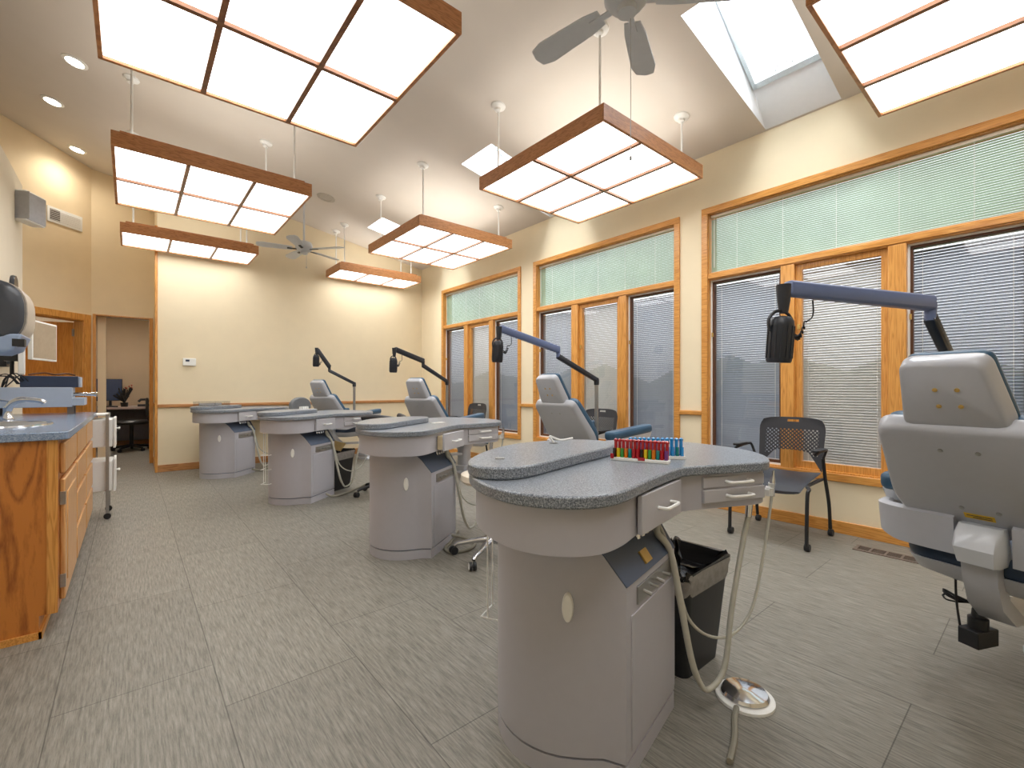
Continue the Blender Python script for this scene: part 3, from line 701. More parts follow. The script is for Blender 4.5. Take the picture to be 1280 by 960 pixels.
gx, gy, _ = cw_(1, 1.50, 1.05); tag(obj('paper_slip', MB().box(-.05, .05, -.03, .03, 0, .004, T(gx, gy, ZL)), white), 'small white paper slip on the second console', 'paper')

# ------------------------------------------------------------------ reclining dental chairs
def cushion(w, h, r_, z0, z1, M, inset=.012, cx=0, cy=0, n=5):
    rg = []
    for (e_, z) in ((inset, z0), (inset*.3, z0+.008), (0, z0+.02), (0, z1-.02), (inset*.3, z1-.008), (inset, z1)):
        rg.append([(x, y, z) for x, y in rrect(w-2*e_, h-2*e_, max(.004, r_-e_), n, cx, cy)])
    return MB().loft(rg, M)
def tapered(pts4, r_, z0, z1, M, n=6, ins=.012, flare=0):
    # rounded polygon from 4 corner points
    def rnd(P, rr):
        out = []
        for i in range(len(P)):
            a, b_, c = Vector(P[i-1]), Vector(P[i]), Vector(P[(i+1) % len(P)])
            d1 = (a-b_).normalized(); d2 = (c-b_).normalized()
            p1 = b_+d1*rr; p2 = b_+d2*rr
            for k in range(n+1):
                t_ = k/n; out.append(tuple((1-t_)**2*p1+2*t_*(1-t_)*b_+t_**2*p2))
        return out
    cx = sum(p[0] for p in pts4)/len(pts4); cy = sum(p[1] for p in pts4)/len(pts4)
    base = rnd(pts4, r_)
    ex = max(abs(p[0]-cx) for p in pts4)
    rg = []
    for e_, z in ((ins, z0), (ins*.3, z0+.006), (0, z0+.016), (0, z1-.016), (ins*.3, z1-.006), (ins, z1)):
        s_ = 1-e_/ex+flare*(z-z0)/(z1-z0)
        rg.append([(cx+(x-cx)*s_, cy+(y-cy)*s_, z) for x, y in base])
    return MB().loft(rg, M)
def dchair():
    th = thing('dental_chair', '', 'dental chair', (0, 0, 0), 0, 'reclining dental chairs')
    # headrest frame: local X = chair y (width), local Y = up along the back, local Z = toward the front cushion
    def frame(x, z, lean):   # lean: dx per dz backwards
        upv = Vector((-lean, 0, 1)).normalized(); wv = Vector((0, 1, 0)); nv = wv.cross(upv)  # nv = upv x ... front normal
        if nv.x < 0: nv = -nv
        M = Matrix.Identity(4)
        for i in range(3): M[i][0] = wv[i]; M[i][1] = upv[i]; M[i][2] = nv[i]; M[i][3] = (x, 0, z)[i]
        return M
    MH = frame(0, .995, .52)
    hs = obj('headrest_shell', tapered([(-.135, 0), (.135, 0), (.104, .238), (-.104, .238)], .035, 0, .065, MH, flare=.09), shell, th, smooth=True)
    for (a, b_) in ((-.035, .145), (.02, .145), (-.035, .085), (.02, .085)):
        obj('bolt', MB().lathe([(.007, 0), (.007, -.004), (.001, -.006)], 10, MH @ T(a, b_, .001)), brass, hs, smooth=True)
    obj('headrest_cushion', tapered([(-.140, -.002), (.140, -.002), (.108, .243), (-.108, .243)], .03, .060, .098, MH), blue, th, smooth=True)
    MBk = frame(.27, .60, .74)
    Lb = .485
    bs = obj('back_shell', tapered([(-.20, 0), (.20, 0), (.25, .13), (.212, Lb), (-.212, Lb), (-.25, .13)], .05, 0, .065, MBk, flare=.06), shell, th, smooth=True)
    for (a, b_) in ((-.05, Lb-.09), (.045, Lb-.09), (-.05, .13), (.045, .13)):
        obj('bolt', MB().lathe([(.0075, 0), (.0075, -.004), (.001, -.006)], 10, MBk @ T(a, b_, .001)), steel, bs, smooth=True)
    wl = obj('warning_label', MB().box(-.035, .045, .085, .108, -.0015, .001, MBk), yel, bs, label='yellow and black warning sticker')
    sb = MB()
    for q, (y_, w_) in enumerate(((.100, .066), (.092, .05))): sb.box(-.028, -.028+w_, y_-.0015, y_+.0015, -.0022, -.0014, MBk)
    obj('warning_text', sb, black, wl)
    obj('side_knob', MB().lathe([(.012, 0), (.011, .012), (.001, .014)], 14, MBk @ T(-.205, Lb-.12, .03) @ RY(-PI/2)), black, bs, smooth=True)
    obj('back_cushion', tapered([(-.20, .005), (.20, .005), (.252, .14), (.215, Lb-.005), (-.215, Lb-.005), (-.252, .14)], .05, .060, .115, MBk), blue, th, smooth=True)
    # arm rests
    for s_ in (-1, 1):
        MA = T(.33, s_*.315, .655) @ RY(-R(4))
        obj('arm_shell', MB().loft([[(x, y, z) for x, y in rrect(.54, .075-.0, .025, 5, .29, 0)] for z in (0,)]+[[(x, y, .045) for x, y in rrect(.57, .095, .03, 5, .29, 0)]], MA), shellw, th, smooth=True)
        obj('arm_pad', cushion(.58, .105, .035, .045, .110, MA, .012, .29, 0), blue, th, smooth=True)
        obj('arm_bracket', MB().tube([(.42, s_*.28, .52), (.42, s_*.30, .66)], .014, 10), white, th, smooth=True)
        # hip guard wings behind the seat
        path = [(.42, s_*.335), (.32, s_*.33), (.262, s_*.30), (.232, s_*.20), (.232, s_*.075)]
        path = [tuple(p[:2]) for p in spline([(a, b_, 0) for a, b_ in path], 5)]
        rg = []
        for i, (a, b_) in enumerate(path):
            t_ = i/(len(path)-1); zt = .665-.0*t_; zb = .60-.075*min(1, t_*1.6); d = .022
            n_ = Vector((path[min(i+1, len(path)-1)][0]-path[max(i-1, 0)][0], path[min(i+1, len(path)-1)][1]-path[max(i-1, 0)][1])).normalized(); nx, ny = -n_.y*s_, n_.x*s_
            rg.append([(a-nx*d, b_-ny*d, zt-.008), (a-nx*d*.5, b_-ny*d*.5, zt), (a+nx*d*.5, b_+ny*d*.5, zt), (a+nx*d, b_+ny*d, zt-.01), (a+nx*d*.6, b_+ny*d*.6, zb), (a-nx*d*.6, b_-ny*d*.6, zb)])
        obj('hip_guard', MB().loft(rg), shell, th, smooth=True)
    # seat
    obj('seat_cushion', cushion(.52, .50, .09, .475, .545, T(.50, 0, 0)), navy, th, smooth=True)
    obj('seat_shell', MB().loft([[(x, y, z) for x, y in rrect(w_, h_, .09, 5, .50, 0)] for w_, h_, z in ((.36, .34, .40), (.48, .46, .43), (.52, .50, .476))]), shell, th, smooth=True)
    ML = T(.74, 0, .50) @ RY(R(14))
    obj('leg_shell', MB().loft([[(x, y, z) for x, y in rrect(w_, h_, .06, 5, .30, 0)] for w_, h_, z in ((.50, .26, -.06), (.58, .36, -.02))], ML), shellw, th, smooth=True)
    obj('leg_cushion', cushion(.60, .38, .07, -.02, .045, ML, .012, .30, 0), blue, th, smooth=True)
    BX = .92
    # central bracket behind
    br = []
    for (x, z, hw, tk) in ((.215, .650, .058, .02), (.20, .62, .062, .035), (.195, .575, .064, .05), (.21, .52, .058, .048)):
        br.append([(x-tk*.5, -hw, z), (x-tk, -hw*.8, z), (x-tk, hw*.8, z), (x-tk*.5, hw, z), (x+tk, hw, z), (x+tk, -hw, z)])
    obj('pivot_cover', MB().loft(br), shellw, th, smooth=True)
    br = []
    for (x, z, hw, tk) in ((.21, .56, .048, .026), (.225, .47, .046, .028), (.27, .375, .046, .03), (.37, .30, .05, .03), (.86, .26, .05, .03)):
        br.append([(x-tk, -hw, z-tk*.4), (x-tk, hw, z-tk*.4), (x+tk, hw, z+tk*.4), (x+tk, -hw, z+tk*.4)])
    obj('support_arm', MB().loft(br), shell, th, smooth=True)
    obj('lift_housing', MB().loft([[(x, y, z) for x, y in rrect(w_, h_, .04, 4, BX, -.02)] for w_, h_, z in ((.20, .18, .045), (.20, .18, .10), (.16, .14, .11), (.16, .14, .30), (.20, .18, .36), (.24, .20, .42))]), shell, th, smooth=True)
    obj('base_plate', MB().loft([[(x, y, z) for x, y in rrect(w_, h_, .09, 6, BX+.18, -.04)] for w_, h_, z in ((.58, .26, 0), (.58, .26, .02), (.54, .22, .045))]), shell, th, smooth=True)
    return th
DC = [(2.07, .215, -14), (2.68, 2.67, 0), (2.57, 4.76, 22), (2.08, 6.72, 28)]
ch1 = dchair(); ch1.location = (DC[0][0], DC[0][1], 0); ch1.rotation_euler = (0, 0, R(DC[0][2]))
ch1['label'] = 'nearest dental chair seen from behind at the right edge, grey shell with bolts'
lbs = ['dental chair beyond the nearest console, in front of the middle window', 'dental chair beyond the second console, left of the farthest window', 'farthest dental chair, against the far wall']
for k in (1, 2, 3): dup(ch1, (DC[k][0], DC[k][1], 0), R(DC[k][2]), lbs[k-1])
# dangling power box under nearest chair
def chp(k, x, y, z): v = RZ(R(DC[k][2])) @ Vector((x, y, 0)); return (DC[k][0]+v.x, DC[k][1]+v.y, z)
PX, PY = 2.45, .185
pw = thing('power_adapter', 'black power adapter dangling on cables under the nearest dental chair', 'adapter', (PX, PY, .165))
obj('box', MB().box(-.055, .055, -.032, .032, -.0, .062, RZ(R(-25))), black, pw, bevel=.003)
obj('plug', MB().lathe([(.03, .055), (.03, .10), (.02, .105), (.018, .13), (.008, .14)], 18, T(.0, .0, 0)), black, pw, smooth=True)
obj('cable', MB().tube(spline([(0, 0, .13), (0, .003, .19), (-.004, .006, .26), (.0, .0, .30)], 5), .007, 8).tube(spline([(-.02, .045, .04), (-.015, .055, .12), (-.01, .06, .20), (.0, .06, .29)], 5), .004, 8), black, pw, smooth=True)
cl = MB()
for q in range(3): cl.tube(spline([(.0, .06+.035*math.cos(a), .262+.010*math.sin(a+q)+q*.006) if False else (.012*math.sin(a*2+q), .06+.038*math.cos(a), .150+.012*math.sin(a+q)+q*.005) for a in [2*PI*s_/8 for s_ in range(9)]], 3), .0032, 6)
obj('cable_coil', cl, black, pw, smooth=True)

# ------------------------------------------------------------------ lamps
def lamp(base, ztop, elbow, head, label, hangs=.0, armcol=None, dark=True):
    # base (x,y), pole top z; elbow (x,y,z) ; head pivot (x,y,z)
    th = thing('dental_lamp', label, 'lamp', (base[0], base[1], 0), 0, 'dental lamps on arms')
    b_ = Vector((0, 0, ztop)); e_ = Vector((elbow[0]-base[0], elbow[1]-base[1], elbow[2])); h_ = Vector((head[0]-base[0], head[1]-base[1], head[2]))
    obj('pole', MB().tube([(0, 0, .42), (0, 0, ztop-.02)], .019, 14), steel, th, smooth=True)
    k_ = min(range(4), key=lambda q: (DC[q][0]-base[0])**2+(DC[q][1]-base[1])**2)
    mt = Vector(chp(k_, .80, 0, .455))-Vector((base[0], base[1], 0)); mt.z = .45
    obj('mount_bracket', MB().tube([(0, 0, .45), tuple(mt)], .016, 10), steel, th, smooth=True)
    def beam(p, q, w0, h0, w1, h1):
        d = (q-p).normalized(); sd = Vector((-d.y, d.x, 0)).normalized(); u_ = sd.cross(d)*-1
        if u_.z < 0: u_ = -u_
        rg = []
        for c, w_, hh in ((p-d*.012, w0*.6, h0*.6), (p, w0, h0), (q, w1, h1), (q+d*.012, w1*.6, h1*.6)):
            rg.append([tuple(c+sd*(w_*a)+u_*(hh*b2)) for a, b2 in ((-.5, -.35), (-.35, -.5), (.35, -.5), (.5, -.35), (.5, .35), (.35, .5), (-.35, .5), (-.5, .35))])
        return MB().loft(rg)
    e2 = e_+Vector((0, 0, -.06))
    obj('lower_arm', beam(b_+Vector((0, 0, .0)), e2, .042, .042, .042, .046), lampb, th, bevel=.002)
    obj('pole_joint', MB().lathe([(.024, ztop-.05), (.026, ztop-.03), (.026, ztop), (.02, ztop+.02)], 16), lampb, th, smooth=True)
    kn = obj('elbow_joint', MB().tube([e2+Vector((0, 0, -.01)), e_+Vector((0, 0, .0))], [.019, .021], 12), armcol, th, smooth=True)
    obj('upper_arm', beam(e_, h_, .045, .062, .045, .058), armcol, th, bevel=.004)
    d = (h_-e_).normalized()
    drop = h_+d*.02
    ne = MB().tube([drop+Vector((0, 0, .012)), drop+Vector((0, 0, -.05)), drop+Vector((0, 0, -.095))], [.026, .022, .015], 12)
    obj('neck', ne, lampb if dark else armcol, th, smooth=True)
    hc = drop+Vector((0, 0, -.195))+d*.015
    Mh = T(hc.x, hc.y, hc.z) @ RX(R(4))
    hd = obj('lamp_head', MB().lathe([(.012, .088), (.030, .084), (.040, .070), (.043, .052), (.043, -.078), (.039, -.086), (.034, -.086), (.01, -.082)], 26, Mh), lampb if dark else armblue, th, smooth=True)
    fins = MB()
    for q in range(14): 
        a = 2*PI*q/14; fins.box(.041, .0455, -.002, .002, -.07, .05, Mh @ RZ(a))
    obj('cooling_fins', fins, lampb if dark else armblue, hd)
    yk = spline([hc+Vector((-.047*d.x, -.047*d.y, .03)), hc+Vector((-.05*d.x, -.05*d.y, .075)), hc+Vector((-.02*d.x, -.02*d.y, .105)), hc+Vector((.02*d.x, .02*d.y, .105)), hc+Vector((.05*d.x, .05*d.y, .075)), hc+Vector((.047*d.x, .047*d.y, .03))], 5)
    yk = [tuple(p) for p in yk]; obj('yoke', MB().tube(yk, .006, 8), lampb, th, smooth=True)
    cp = h_-d*.11+Vector((0, 0, -.035))
    co_ = hc-d*.06+Vector((0, 0, .02))
    pts = [tuple(cp), tuple(cp+Vector((0, 0, -.06))), tuple(cp*.6+co_*.4+Vector((0, 0, -.03)))]
    st = Vector(pts[-1]); N = 60
    coil = []
    for q in range(N+1):
        t_ = q/N; c = st.lerp(co_, t_)+Vector((0, 0, -.03*math.sin(PI*t_))); a = 2*PI*7*t_
        coil.append(tuple(c+Vector((.009*math.cos(a), .0, .009*math.sin(a)))))
    obj('coiled_cord', MB().tube(spline(pts, 4)[:-1]+coil, .0028, 6), black, th, smooth=True)
    return th
lamp((3.12, .30), 1.17, (2.50, .325, 1.475), (1.90, .645, 1.505), 'nearest dental lamp, long blue-grey arm with black finned head', 0, armblue)
lamp((3.52, 2.90), 1.21, (2.95, 2.87, 1.475), (2.30, 2.88, 1.61), 'blue-grey dental lamp over the chair at the middle window', 0, armblue)
L3 = lamp((3.32, 5.34), 1.22, (2.86, 5.17, 1.475), (2.40, 5.0, 1.585), 'black dental lamp over the chair left of the farthest window', 0, lampb)
L4 = lamp((2.66, 6.97), 1.20, (2.30, 7.02, 1.45), (2.14, 7.06, 1.70), 'black dental lamp over the farthest chair by the far wall', 0, lampb)

# ------------------------------------------------------------------ stools
def stool(x, y, rz, label, seatm, starm, seat_z=.50, arm=False, wheelring=True):
    th = thing('operator_stool', label, 'stool', (x, y, 0), rz)
    obj('seat', MB().lathe([(.10, seat_z-.005), (.20, seat_z), (.218, seat_z+.02), (.213, seat_z+.055), (.16, seat_z+.072), (.01, seat_z+.075)], 32), seatm, th, smooth=True)
    obj('gas_lift', MB().lathe([(.03, .09), (.03, .30), (.018, .305), (.018, seat_z)], 16), starm, th, smooth=True)
    obj('lever', MB().tube([(0, 0, seat_z-.03), (-.13, -.05, seat_z-.05)], .007, 8), black, th)
    for q in range(5):
        a = 2*PI*q/5; dx, dy = math.cos(a), math.sin(a)
        lg = obj('star_leg', MB().tube([(0, 0, .115), (.10*dx, .10*dy, .105), (.24*dx, .24*dy, .075), (.26*dx, .26*dy, .06)], [.024, .019, .014, .012], 10), starm, th, smooth=True)
        wx_, wy_ = .27*dx, .27*dy
        Mw = T(wx_, wy_, .027) @ RZ(a+.7) @ RX(PI/2)
        obj('castor', MB().lathe([(.012, -.022), (.026, -.022), (.027, -.006), (.010, -.004), (.010, .004), (.027, .006), (.026, .022), (.012, .022)], 18, Mw), black, lg, smooth=True)
        if wheelring: obj('castor_ring', MB().loft([[(r_*math.cos(2*PI*k/18), r_*math.sin(2*PI*k/18), z) for k in range(18)] for r_, z in ((.021, .0225), (.021, .025), (.014, .025), (.014, .0225))], Mw, cap0=False, cap1=False), white, lg)
    if arm:
        pa = spline([(.24*math.cos(a), .24*math.sin(a), .81+.02*math.sin(2*a)) for a in [PI*.1+PI*1.0*k/8 for k in range(9)]], 3)
        obj('body_support', MB().tube(pa, .030, 10), arm, th, smooth=True)
        obj('support_post', MB().tube(spline([(0, .02, seat_z), (0, .22, seat_z-.01), (0, .26, seat_z+.1), (0, .24, .80)], 5), .010, 8), black, th, smooth=True)
    return th
stool(1.87, 2.43, R(205), 'cream seated stool with chrome star base behind the nearest console', cream, chrome)
stool(2.06, 4.62, R(178), 'black wheeled stool with curved arm behind the second console', black, black, .50, black, False)
sgrey = plain('grey_vinyl', rgb(112, 116, 120), .5)
s3 = thing('backrest_stool', 'grey stool with a rounded backrest beside the farthest dental chair', 'stool', (1.80, 6.10, 0), R(30))
hb = [(-.17, 0), (.17, 0)]+[(.17*math.cos(a), .02+.15*math.sin(a)) for a in [PI*k/10 for k in range(11)]]
obj('backrest', MB().prism([(.0+a, b_) for a, b_ in [(-.16, 0), (.16, 0)]+[(.16*math.cos(PI*k/12), .05+.10*math.sin(PI*k/12)) for k in range(13)]], -.03, .03, T(0, .22, .86) @ RX(PI/2)), sgrey, s3, bevel=.012)
obj('seat', MB().lathe([(.10, .495), (.19, .50), (.205, .52), (.20, .555), (.01, .57)], 28), sgrey, s3, smooth=True)
obj('gas_lift', MB().lathe([(.03, .06), (.03, .30), (.018, .305), (.018, .50)], 14), black, s3, smooth=True)
obj('support_post', MB().tube(spline([(0, .02, .48), (0, .20, .48), (0, .245, .60), (0, .235, .90)], 5), .010, 8), black, s3, smooth=True)
for q in range(5):
    a = 2*PI*q/5; lg = obj('star_leg', MB().tube([(0, 0, .09), (.25*math.cos(a), .25*math.sin(a), .065)], [.022, .012], 8), black, s3)
    obj('castor', MB().lathe([(.012, -.02), (.026, -.02), (.026, .02), (.012, .02)], 14, T(.25*math.cos(a), .25*math.sin(a), .027) @ RZ(a) @ RX(PI/2)), black, lg, smooth=True)

# ------------------------------------------------------------------ visitor chairs
def perf(name):
    m_, t_, b2 = nt(name)
    b2.inputs['Base Color'].default_value = rgb(46, 47, 52); b2.inputs['Roughness'].default_value = .45
    tc_ = t_.nodes.new('ShaderNodeTexCoord'); mp_ = t_.nodes.new('ShaderNodeMapping'); mp_.inputs['Scale'].default_value = (1, 1, 1); mp_.inputs['Rotation'].default_value = (R(45), 0, 0)
    t_.links.new(tc_.outputs['Object'], mp_.inputs['Vector'])
    vo = t_.nodes.new('ShaderNodeTexVoronoi'); vo.inputs['Scale'].default_value = 48; vo.inputs['Randomness'].default_value = 0; vo.voronoi_dimensions = '3D'
    # flatten x so holes run through the thin back
    mp_.inputs['Scale'].default_value = (.0, 1, 1)
    t_.links.new(mp_.outputs['Vector'], vo.inputs['Vector'])
    lt = t_.nodes.new('ShaderNodeMath'); lt.operation = 'LESS_THAN'; lt.inputs[1].default_value = .33
    t_.links.new(vo.outputs['Distance'], lt.inputs[0])
    sx = t_.nodes.new('ShaderNodeSeparateXYZ'); t_.links.new(tc_.outputs['Object'], sx.inputs[0])
    g1 = t_.nodes.new('ShaderNodeMath'); g1.operation = 'COMPARE'; g1.inputs[1].default_value = .70; g1.inputs[2].default_value = .10; t_.links.new(sx.outputs['Z'], g1.inputs[0])
    g2 = t_.nodes.new('ShaderNodeMath'); g2.operation = 'COMPARE'; g2.inputs[1].default_value = 0; g2.inputs[2].default_value = .19; t_.links.new(sx.outputs['Y'], g2.inputs[0])
    a1 = t_.nodes.new('ShaderNodeMath'); a1.operation = 'MULTIPLY'; t_.links.new(g1.outputs[0], a1.inputs[0]); t_.links.new(g2.outputs[0], a1.inputs[1])
    a2 = t_.nodes.new('ShaderNodeMath'); a2.operation = 'MULTIPLY'; t_.links.new(a1.outputs[0], a2.inputs[0]); t_.links.new(lt.outputs[0], a2.inputs[1])
    iv = t_.nodes.new('ShaderNodeMath'); iv.operation = 'SUBTRACT'; iv.inputs[0].default_value = 1; t_.links.new(a2.outputs[0], iv.inputs[1])
    t_.links.new(iv.outputs[0], b2.inputs['Alpha'])
    return m_
perfm = perf('perforated_black')
def vchair():
    th = thing('visitor_chair', '', 'chair', (0, 0, 0), 0, 'black perforated visitor chairs')
    # local: +x = back side, -x = front; y width
    # backrest as curved sheet with a handle slot and arched bottom
    NU, NV = 22, 14; grid = {}; mb = MB(); vs = []; fs = []
    def P(u, v):
        y = (u*2-1); top = .895-.02*y*y*y*y; bot = .60-.0+.035*(1-y*y)-(.115*max(0, abs(y)-.55)/.45 if abs(y) > .55 else 0)
        wv = .225+.015*v-.03*max(0, (v-.8)/.2)**2*1.0
        z = bot+(top-bot)*v
        x = .20+(z-.5)*.16-.035*(1-y*y)*-1.0
        return (x, y*wv, z)
    for s_ in (0, 1):
        for i in range(NU+1):
            for j in range(NV+1):
                p = P(i/NU, j/NV); vs.append((p[0]+.005*s_, p[1], p[2]))
    def idx(s_, i, j): return s_*(NU+1)*(NV+1)+i*(NV+1)+j
    def hole(i, j): return j == 12 and 9 <= i <= 12
    for i in range(NU):
        for j in range(NV):
            if hole(i, j): continue
            fs.append((idx(0, i, j), idx(0, i, j+1), idx(0, i+1, j+1), idx(0, i+1, j)))
            fs.append((idx(1, i, j), idx(1, i+1, j), idx(1, i+1, j+1), idx(1, i, j+1)))
            for (di, dj, e1, e2) in ((-1, 0, (i, j), (i, j+1)), (1, 0, (i+1, j), (i+1, j+1)), (0, -1, (i, j), (i+1, j)), (0, 1, (i, j+1), (i+1, j+1))):
                a, b_ = i+di, j+dj
                if a < 0 or a >= NU or b_ < 0 or b_ >= NV or hole(a, b_):
                    fs.append((idx(0, *e1), idx(0, *e2), idx(1, *e2), idx(1, *e1)))
    mb.add(vs, fs); obj('backrest', mb, perfm, th, smooth=True)
    rg = []
    for k in range(13):
        t_ = k/12; x = -.25+.46*t_; hw = .235-.05*abs(t_-.45)**2*1.2; z = .44+.02*t_-.03*(1-t_)**4*2
        rg.append([(x, hw*math.cos(a), z+(.012 if math.sin(a) > 0 else -.010)*abs(math.sin(a))**.5+.02*abs(math.cos(a))**3) for a in [2*PI*q/20 for q in range(20)]])
    obj('seat', MB().loft(rg), plain('seat_black', rgb(44, 46, 52), .45), th, smooth=True)
    for s_ in (-1, 1):
        y = s_*.262
        fl = spline([(.17, s_*.22, .435), (-.12, s_*.23, .43), (-.20, y, .42), (-.235, y, .37), (-.25, y, .04)], 6)
        obj('leg', MB().tube(fl, .0125, 10), black, th, smooth=True)
        rl = spline([(.16, s_*.245, .60), (.19, s_*.25, .45), (.235, y, .25), (.265, y, .06)], 6)
        obj('leg', MB().tube(rl, .0125, 10), black, th, smooth=True)
        obj('seat_rail', MB().tube([(.19, s_*.235, .44), (-.12, s_*.23, .43)], .010, 8), black, th)
        ar = spline([(.16, s_*.245, .60), (.155, s_*.265, .66), (.12, s_*.275, .672), (-.04, s_*.275, .665), (-.12, s_*.275, .655)], 6)
        obj('arm_post', MB().tube(ar, .010, 8), black, th, smooth=True)
        obj('arm_pad', MB().loft([[(x, y_, z) for x, y_ in rrect(.20, .048, .022, 5, -.03, s_*.275)] for z in (.672, .690)]), black, th, bevel=.004)
        for x in (-.25, .265):
            if x < 0 and s_ == -1 : pass
            c = obj('castor', MB().lathe([(.008, -.016), (.024, -.016), (.026, -.004), (.026, .004), (.024, .016), (.008, .016)], 18, T(x+.016, y, .0262) @ RX(PI/2)), black, th, smooth=True)
    return th
v1 = vchair(); v1.location = (3.82, 1.36, 0); v1['label'] = 'black perforated armchair on castors below the nearest window'
dup(v1, (3.82, 3.30, 0), 0, 'black armchair mostly hidden behind the second dental chair')
dup(v1, (3.86, 5.74, 0), 0, 'black armchair below the farthest window, behind the second console')

# ------------------------------------------------------------------ floor register, thermostat, wall bits
fg = thing('floor_register', 'bronze floor vent grille beside the window wall', 'vent', (3.94, .735, 0))
obj('frame', MB().box(-.065, .065, -.175, -.155, 0, .006).box(-.065, .065, .155, .175, 0, .006).box(-.065, -.045, -.155, .155, 0, .006).box(.045, .065, -.155, .155, 0, .006), grille_m, fg)
obj('louvres', MB().box(-.045, .045, -.155, .155, 0.0003, .002), grille_d, fg)
mm = MB()
for q in (-.085, 0, .085): mm.box(-.045, .045, q-.006, q+.006, .002, .006)
for q in range(9): mm.box(-.04+q*.01-.001, -.04+q*.01+.001, -.155, .155, .002, .004)
obj('bars', mm, grille_m, fg)
thm = thing('thermostat', 'small white thermostat on the far wall', 'thermostat', (.63, YF, 1.49))
obj('body', MB().box(-.075, .075, -.03, 0, -.052, .052), white, thm, bevel=.006); obj('display', MB().box(-.045, .0, -.0315, -.029, .005, .032), dnavy, thm)
# speaker on the partition end
spk = thing('wall_speaker', 'white wall speaker near the top of the left partition', 'speaker', (-.80, 6.18, 2.80), R(0))
obj('cabinet', MB().box(.03, .14, -.10, .12, -.14, .14, RZ(R(-28))), white, spk, bevel=.01); obj('grille', MB().box(.045, .165, -.105, -.100, -.125, .125, RZ(R(-28))).box(.14, .146, -.095, .115, -.125, .125, RZ(R(-28))), plain('spk_grille', rgb(176, 178, 184), .6), spk)
obj('bracket', MB().box(-.0, .05, -.02, .02, -.08, .08), white, spk)
# return-air vent on the diagonal wall
va = thing('wall_vent', 'white louvred air vent on the diagonal wall above the door', 'vent', (0, 0, 0)); va.matrix_world = P0 @ T(.43, 0, 3.39)
obj('frame', MB().box(-.30, .14, -.012, 0, -.10, .10), white, va, bevel=.003)
obj('slots', MB().box(-.01, .11, -.014, -.011, -.07, .07), plain('vent_dark', rgb(96, 88, 80), .7), va)
vs_ = MB()
for q in range(6): vs_.box(-.27, .11, -.018, -.011, -.065+q*.024, -.060+q*.024)
obj('louvres', vs_, white, va)
# small dark frame and pale object hung at the partition end
tag(obj('wall_clock', MB().lathe([(.10, 0), (.105, .012), (.10, .03), (.01, .03)], 28, T(-.80, 5.9, 2.02) @ RY(PI/2)), dgrey, smooth=True), 'thin dark round wall clock seen edge-on on the left partition', 'clock')

# ------------------------------------------------------------------ left counter
CX0, CX1 = -.797, -.255; CY0, CY1 = 2.945, 5.12
cab = thing('base_cabinet', 'long golden oak base cabinet under the blue counter', 'cabinet', (0, 0, 0))
obj('carcass', MB().box(CX0, CX1, CY0, CY1, .10, .893), oak_panel, cab)
obj('toe_kick', MB().box(CX0, CX1-.06, CY0+.0, CY1, 0, .10), oak_panel, cab)
obj('shoe_moulding', MB().box(CX0, CX1-.05, CY0-.012, CY0, 0, .03).box(CX1-.06, CX1-.048, CY0-.012, CY1, 0, .03), oak_y, cab)
obj('corner_stile', MB().box(CX1-.035, CX1+.001, CY0-.004, CY0, .10, .893), oak_z, cab)
def front(name, y0, y1, z0, z1, panel=False, hinge=False):
    d_ = obj(name, MB().box(CX1, CX1+.02, y0, y1, z0, z1), oak_front, cab, bevel=.006)
    if panel: obj('raised_panel', MB().box(CX1+.012, CX1+.024, y0+.07, y1-.07, z0+.07, z1-.07), oak_front, d_, bevel=.008)
    if hinge:
        for z in (z0+.06, z1-.12): obj('hinge', MB().box(CX1+.002, CX1+.022, y0-.012, y0+.004, z, z+.06), steel, d_)
front('door', 3.02, 3.62, .13, .70, True, True)
front('drawer', 3.02, 3.62, .725, .87)
for (a, b_) in ((3.68, 4.36), (4.42, 5.08)):
    front('drawer', a, b_, .725, .87); front('drawer', a, b_, .545, .70); front('drawer', a, b_, .34, .52); front('drawer', a, b_, .13, .315)
ct = MB().prism([(CX0, CY0-.03), (-.245, CY0-.03), (-.225, CY0-.015), (-.215, CY0+.02), (-.215, CY1+.03), (CX0, CY1+.03)], .893, .93)
ctop = obj('countertop', ct, bluetop, bevel=.004); tag(ctop, 'speckled blue-grey counter top with sink on the oak cabinet', 'counter')
obj('backsplash', MB().box(CX0, CX0+.02, CY0-.03, CY1+.03, .93, 1.02), bluetop, ctop)
sk = thing('sink', 'oval stainless sink set in the blue counter', 'sink', (-.53, 3.62, .93))
el = lambda rx, ry, z: [(rx*math.cos(2*PI*k/36), ry*math.sin(2*PI*k/36), z) for k in range(36)]
obj('rim', MB().loft([el(.20, .27, .0005), el(.198, .268, .007), el(.18, .25, .007), el(.175, .245, .002)], cap0=False, cap1=False), chrome, sk, smooth=True)
obj('bowl', MB().loft([el(.176, .246, .003), el(.12, .18, .0015)], cap0=False), steel, sk, smooth=True)
fc = thing('faucet', 'chrome gooseneck sink faucet on the blue counter', 'faucet', (-.60, 4.30, .93))
obj('body', MB().lathe([(.03, 0), (.03, .01), (.022, .02), (.02, .06), (.022, .075), (.01, .085)], 18), chrome, fc, smooth=True)
obj('spout', MB().tube(spline([(0, 0, .05), (.02, -.01, .10), (.07, -.02, .125), (.15, -.03, .115), (.17, -.03, .10)], 5), [.020]*11+[.015]*10, 10), chrome, fc, smooth=True)
obj('lever', MB().tube([(0, 0, .085), (.02, .0, .11), (-.05, .01, .125)], .006, 8), chrome, fc, smooth=True)
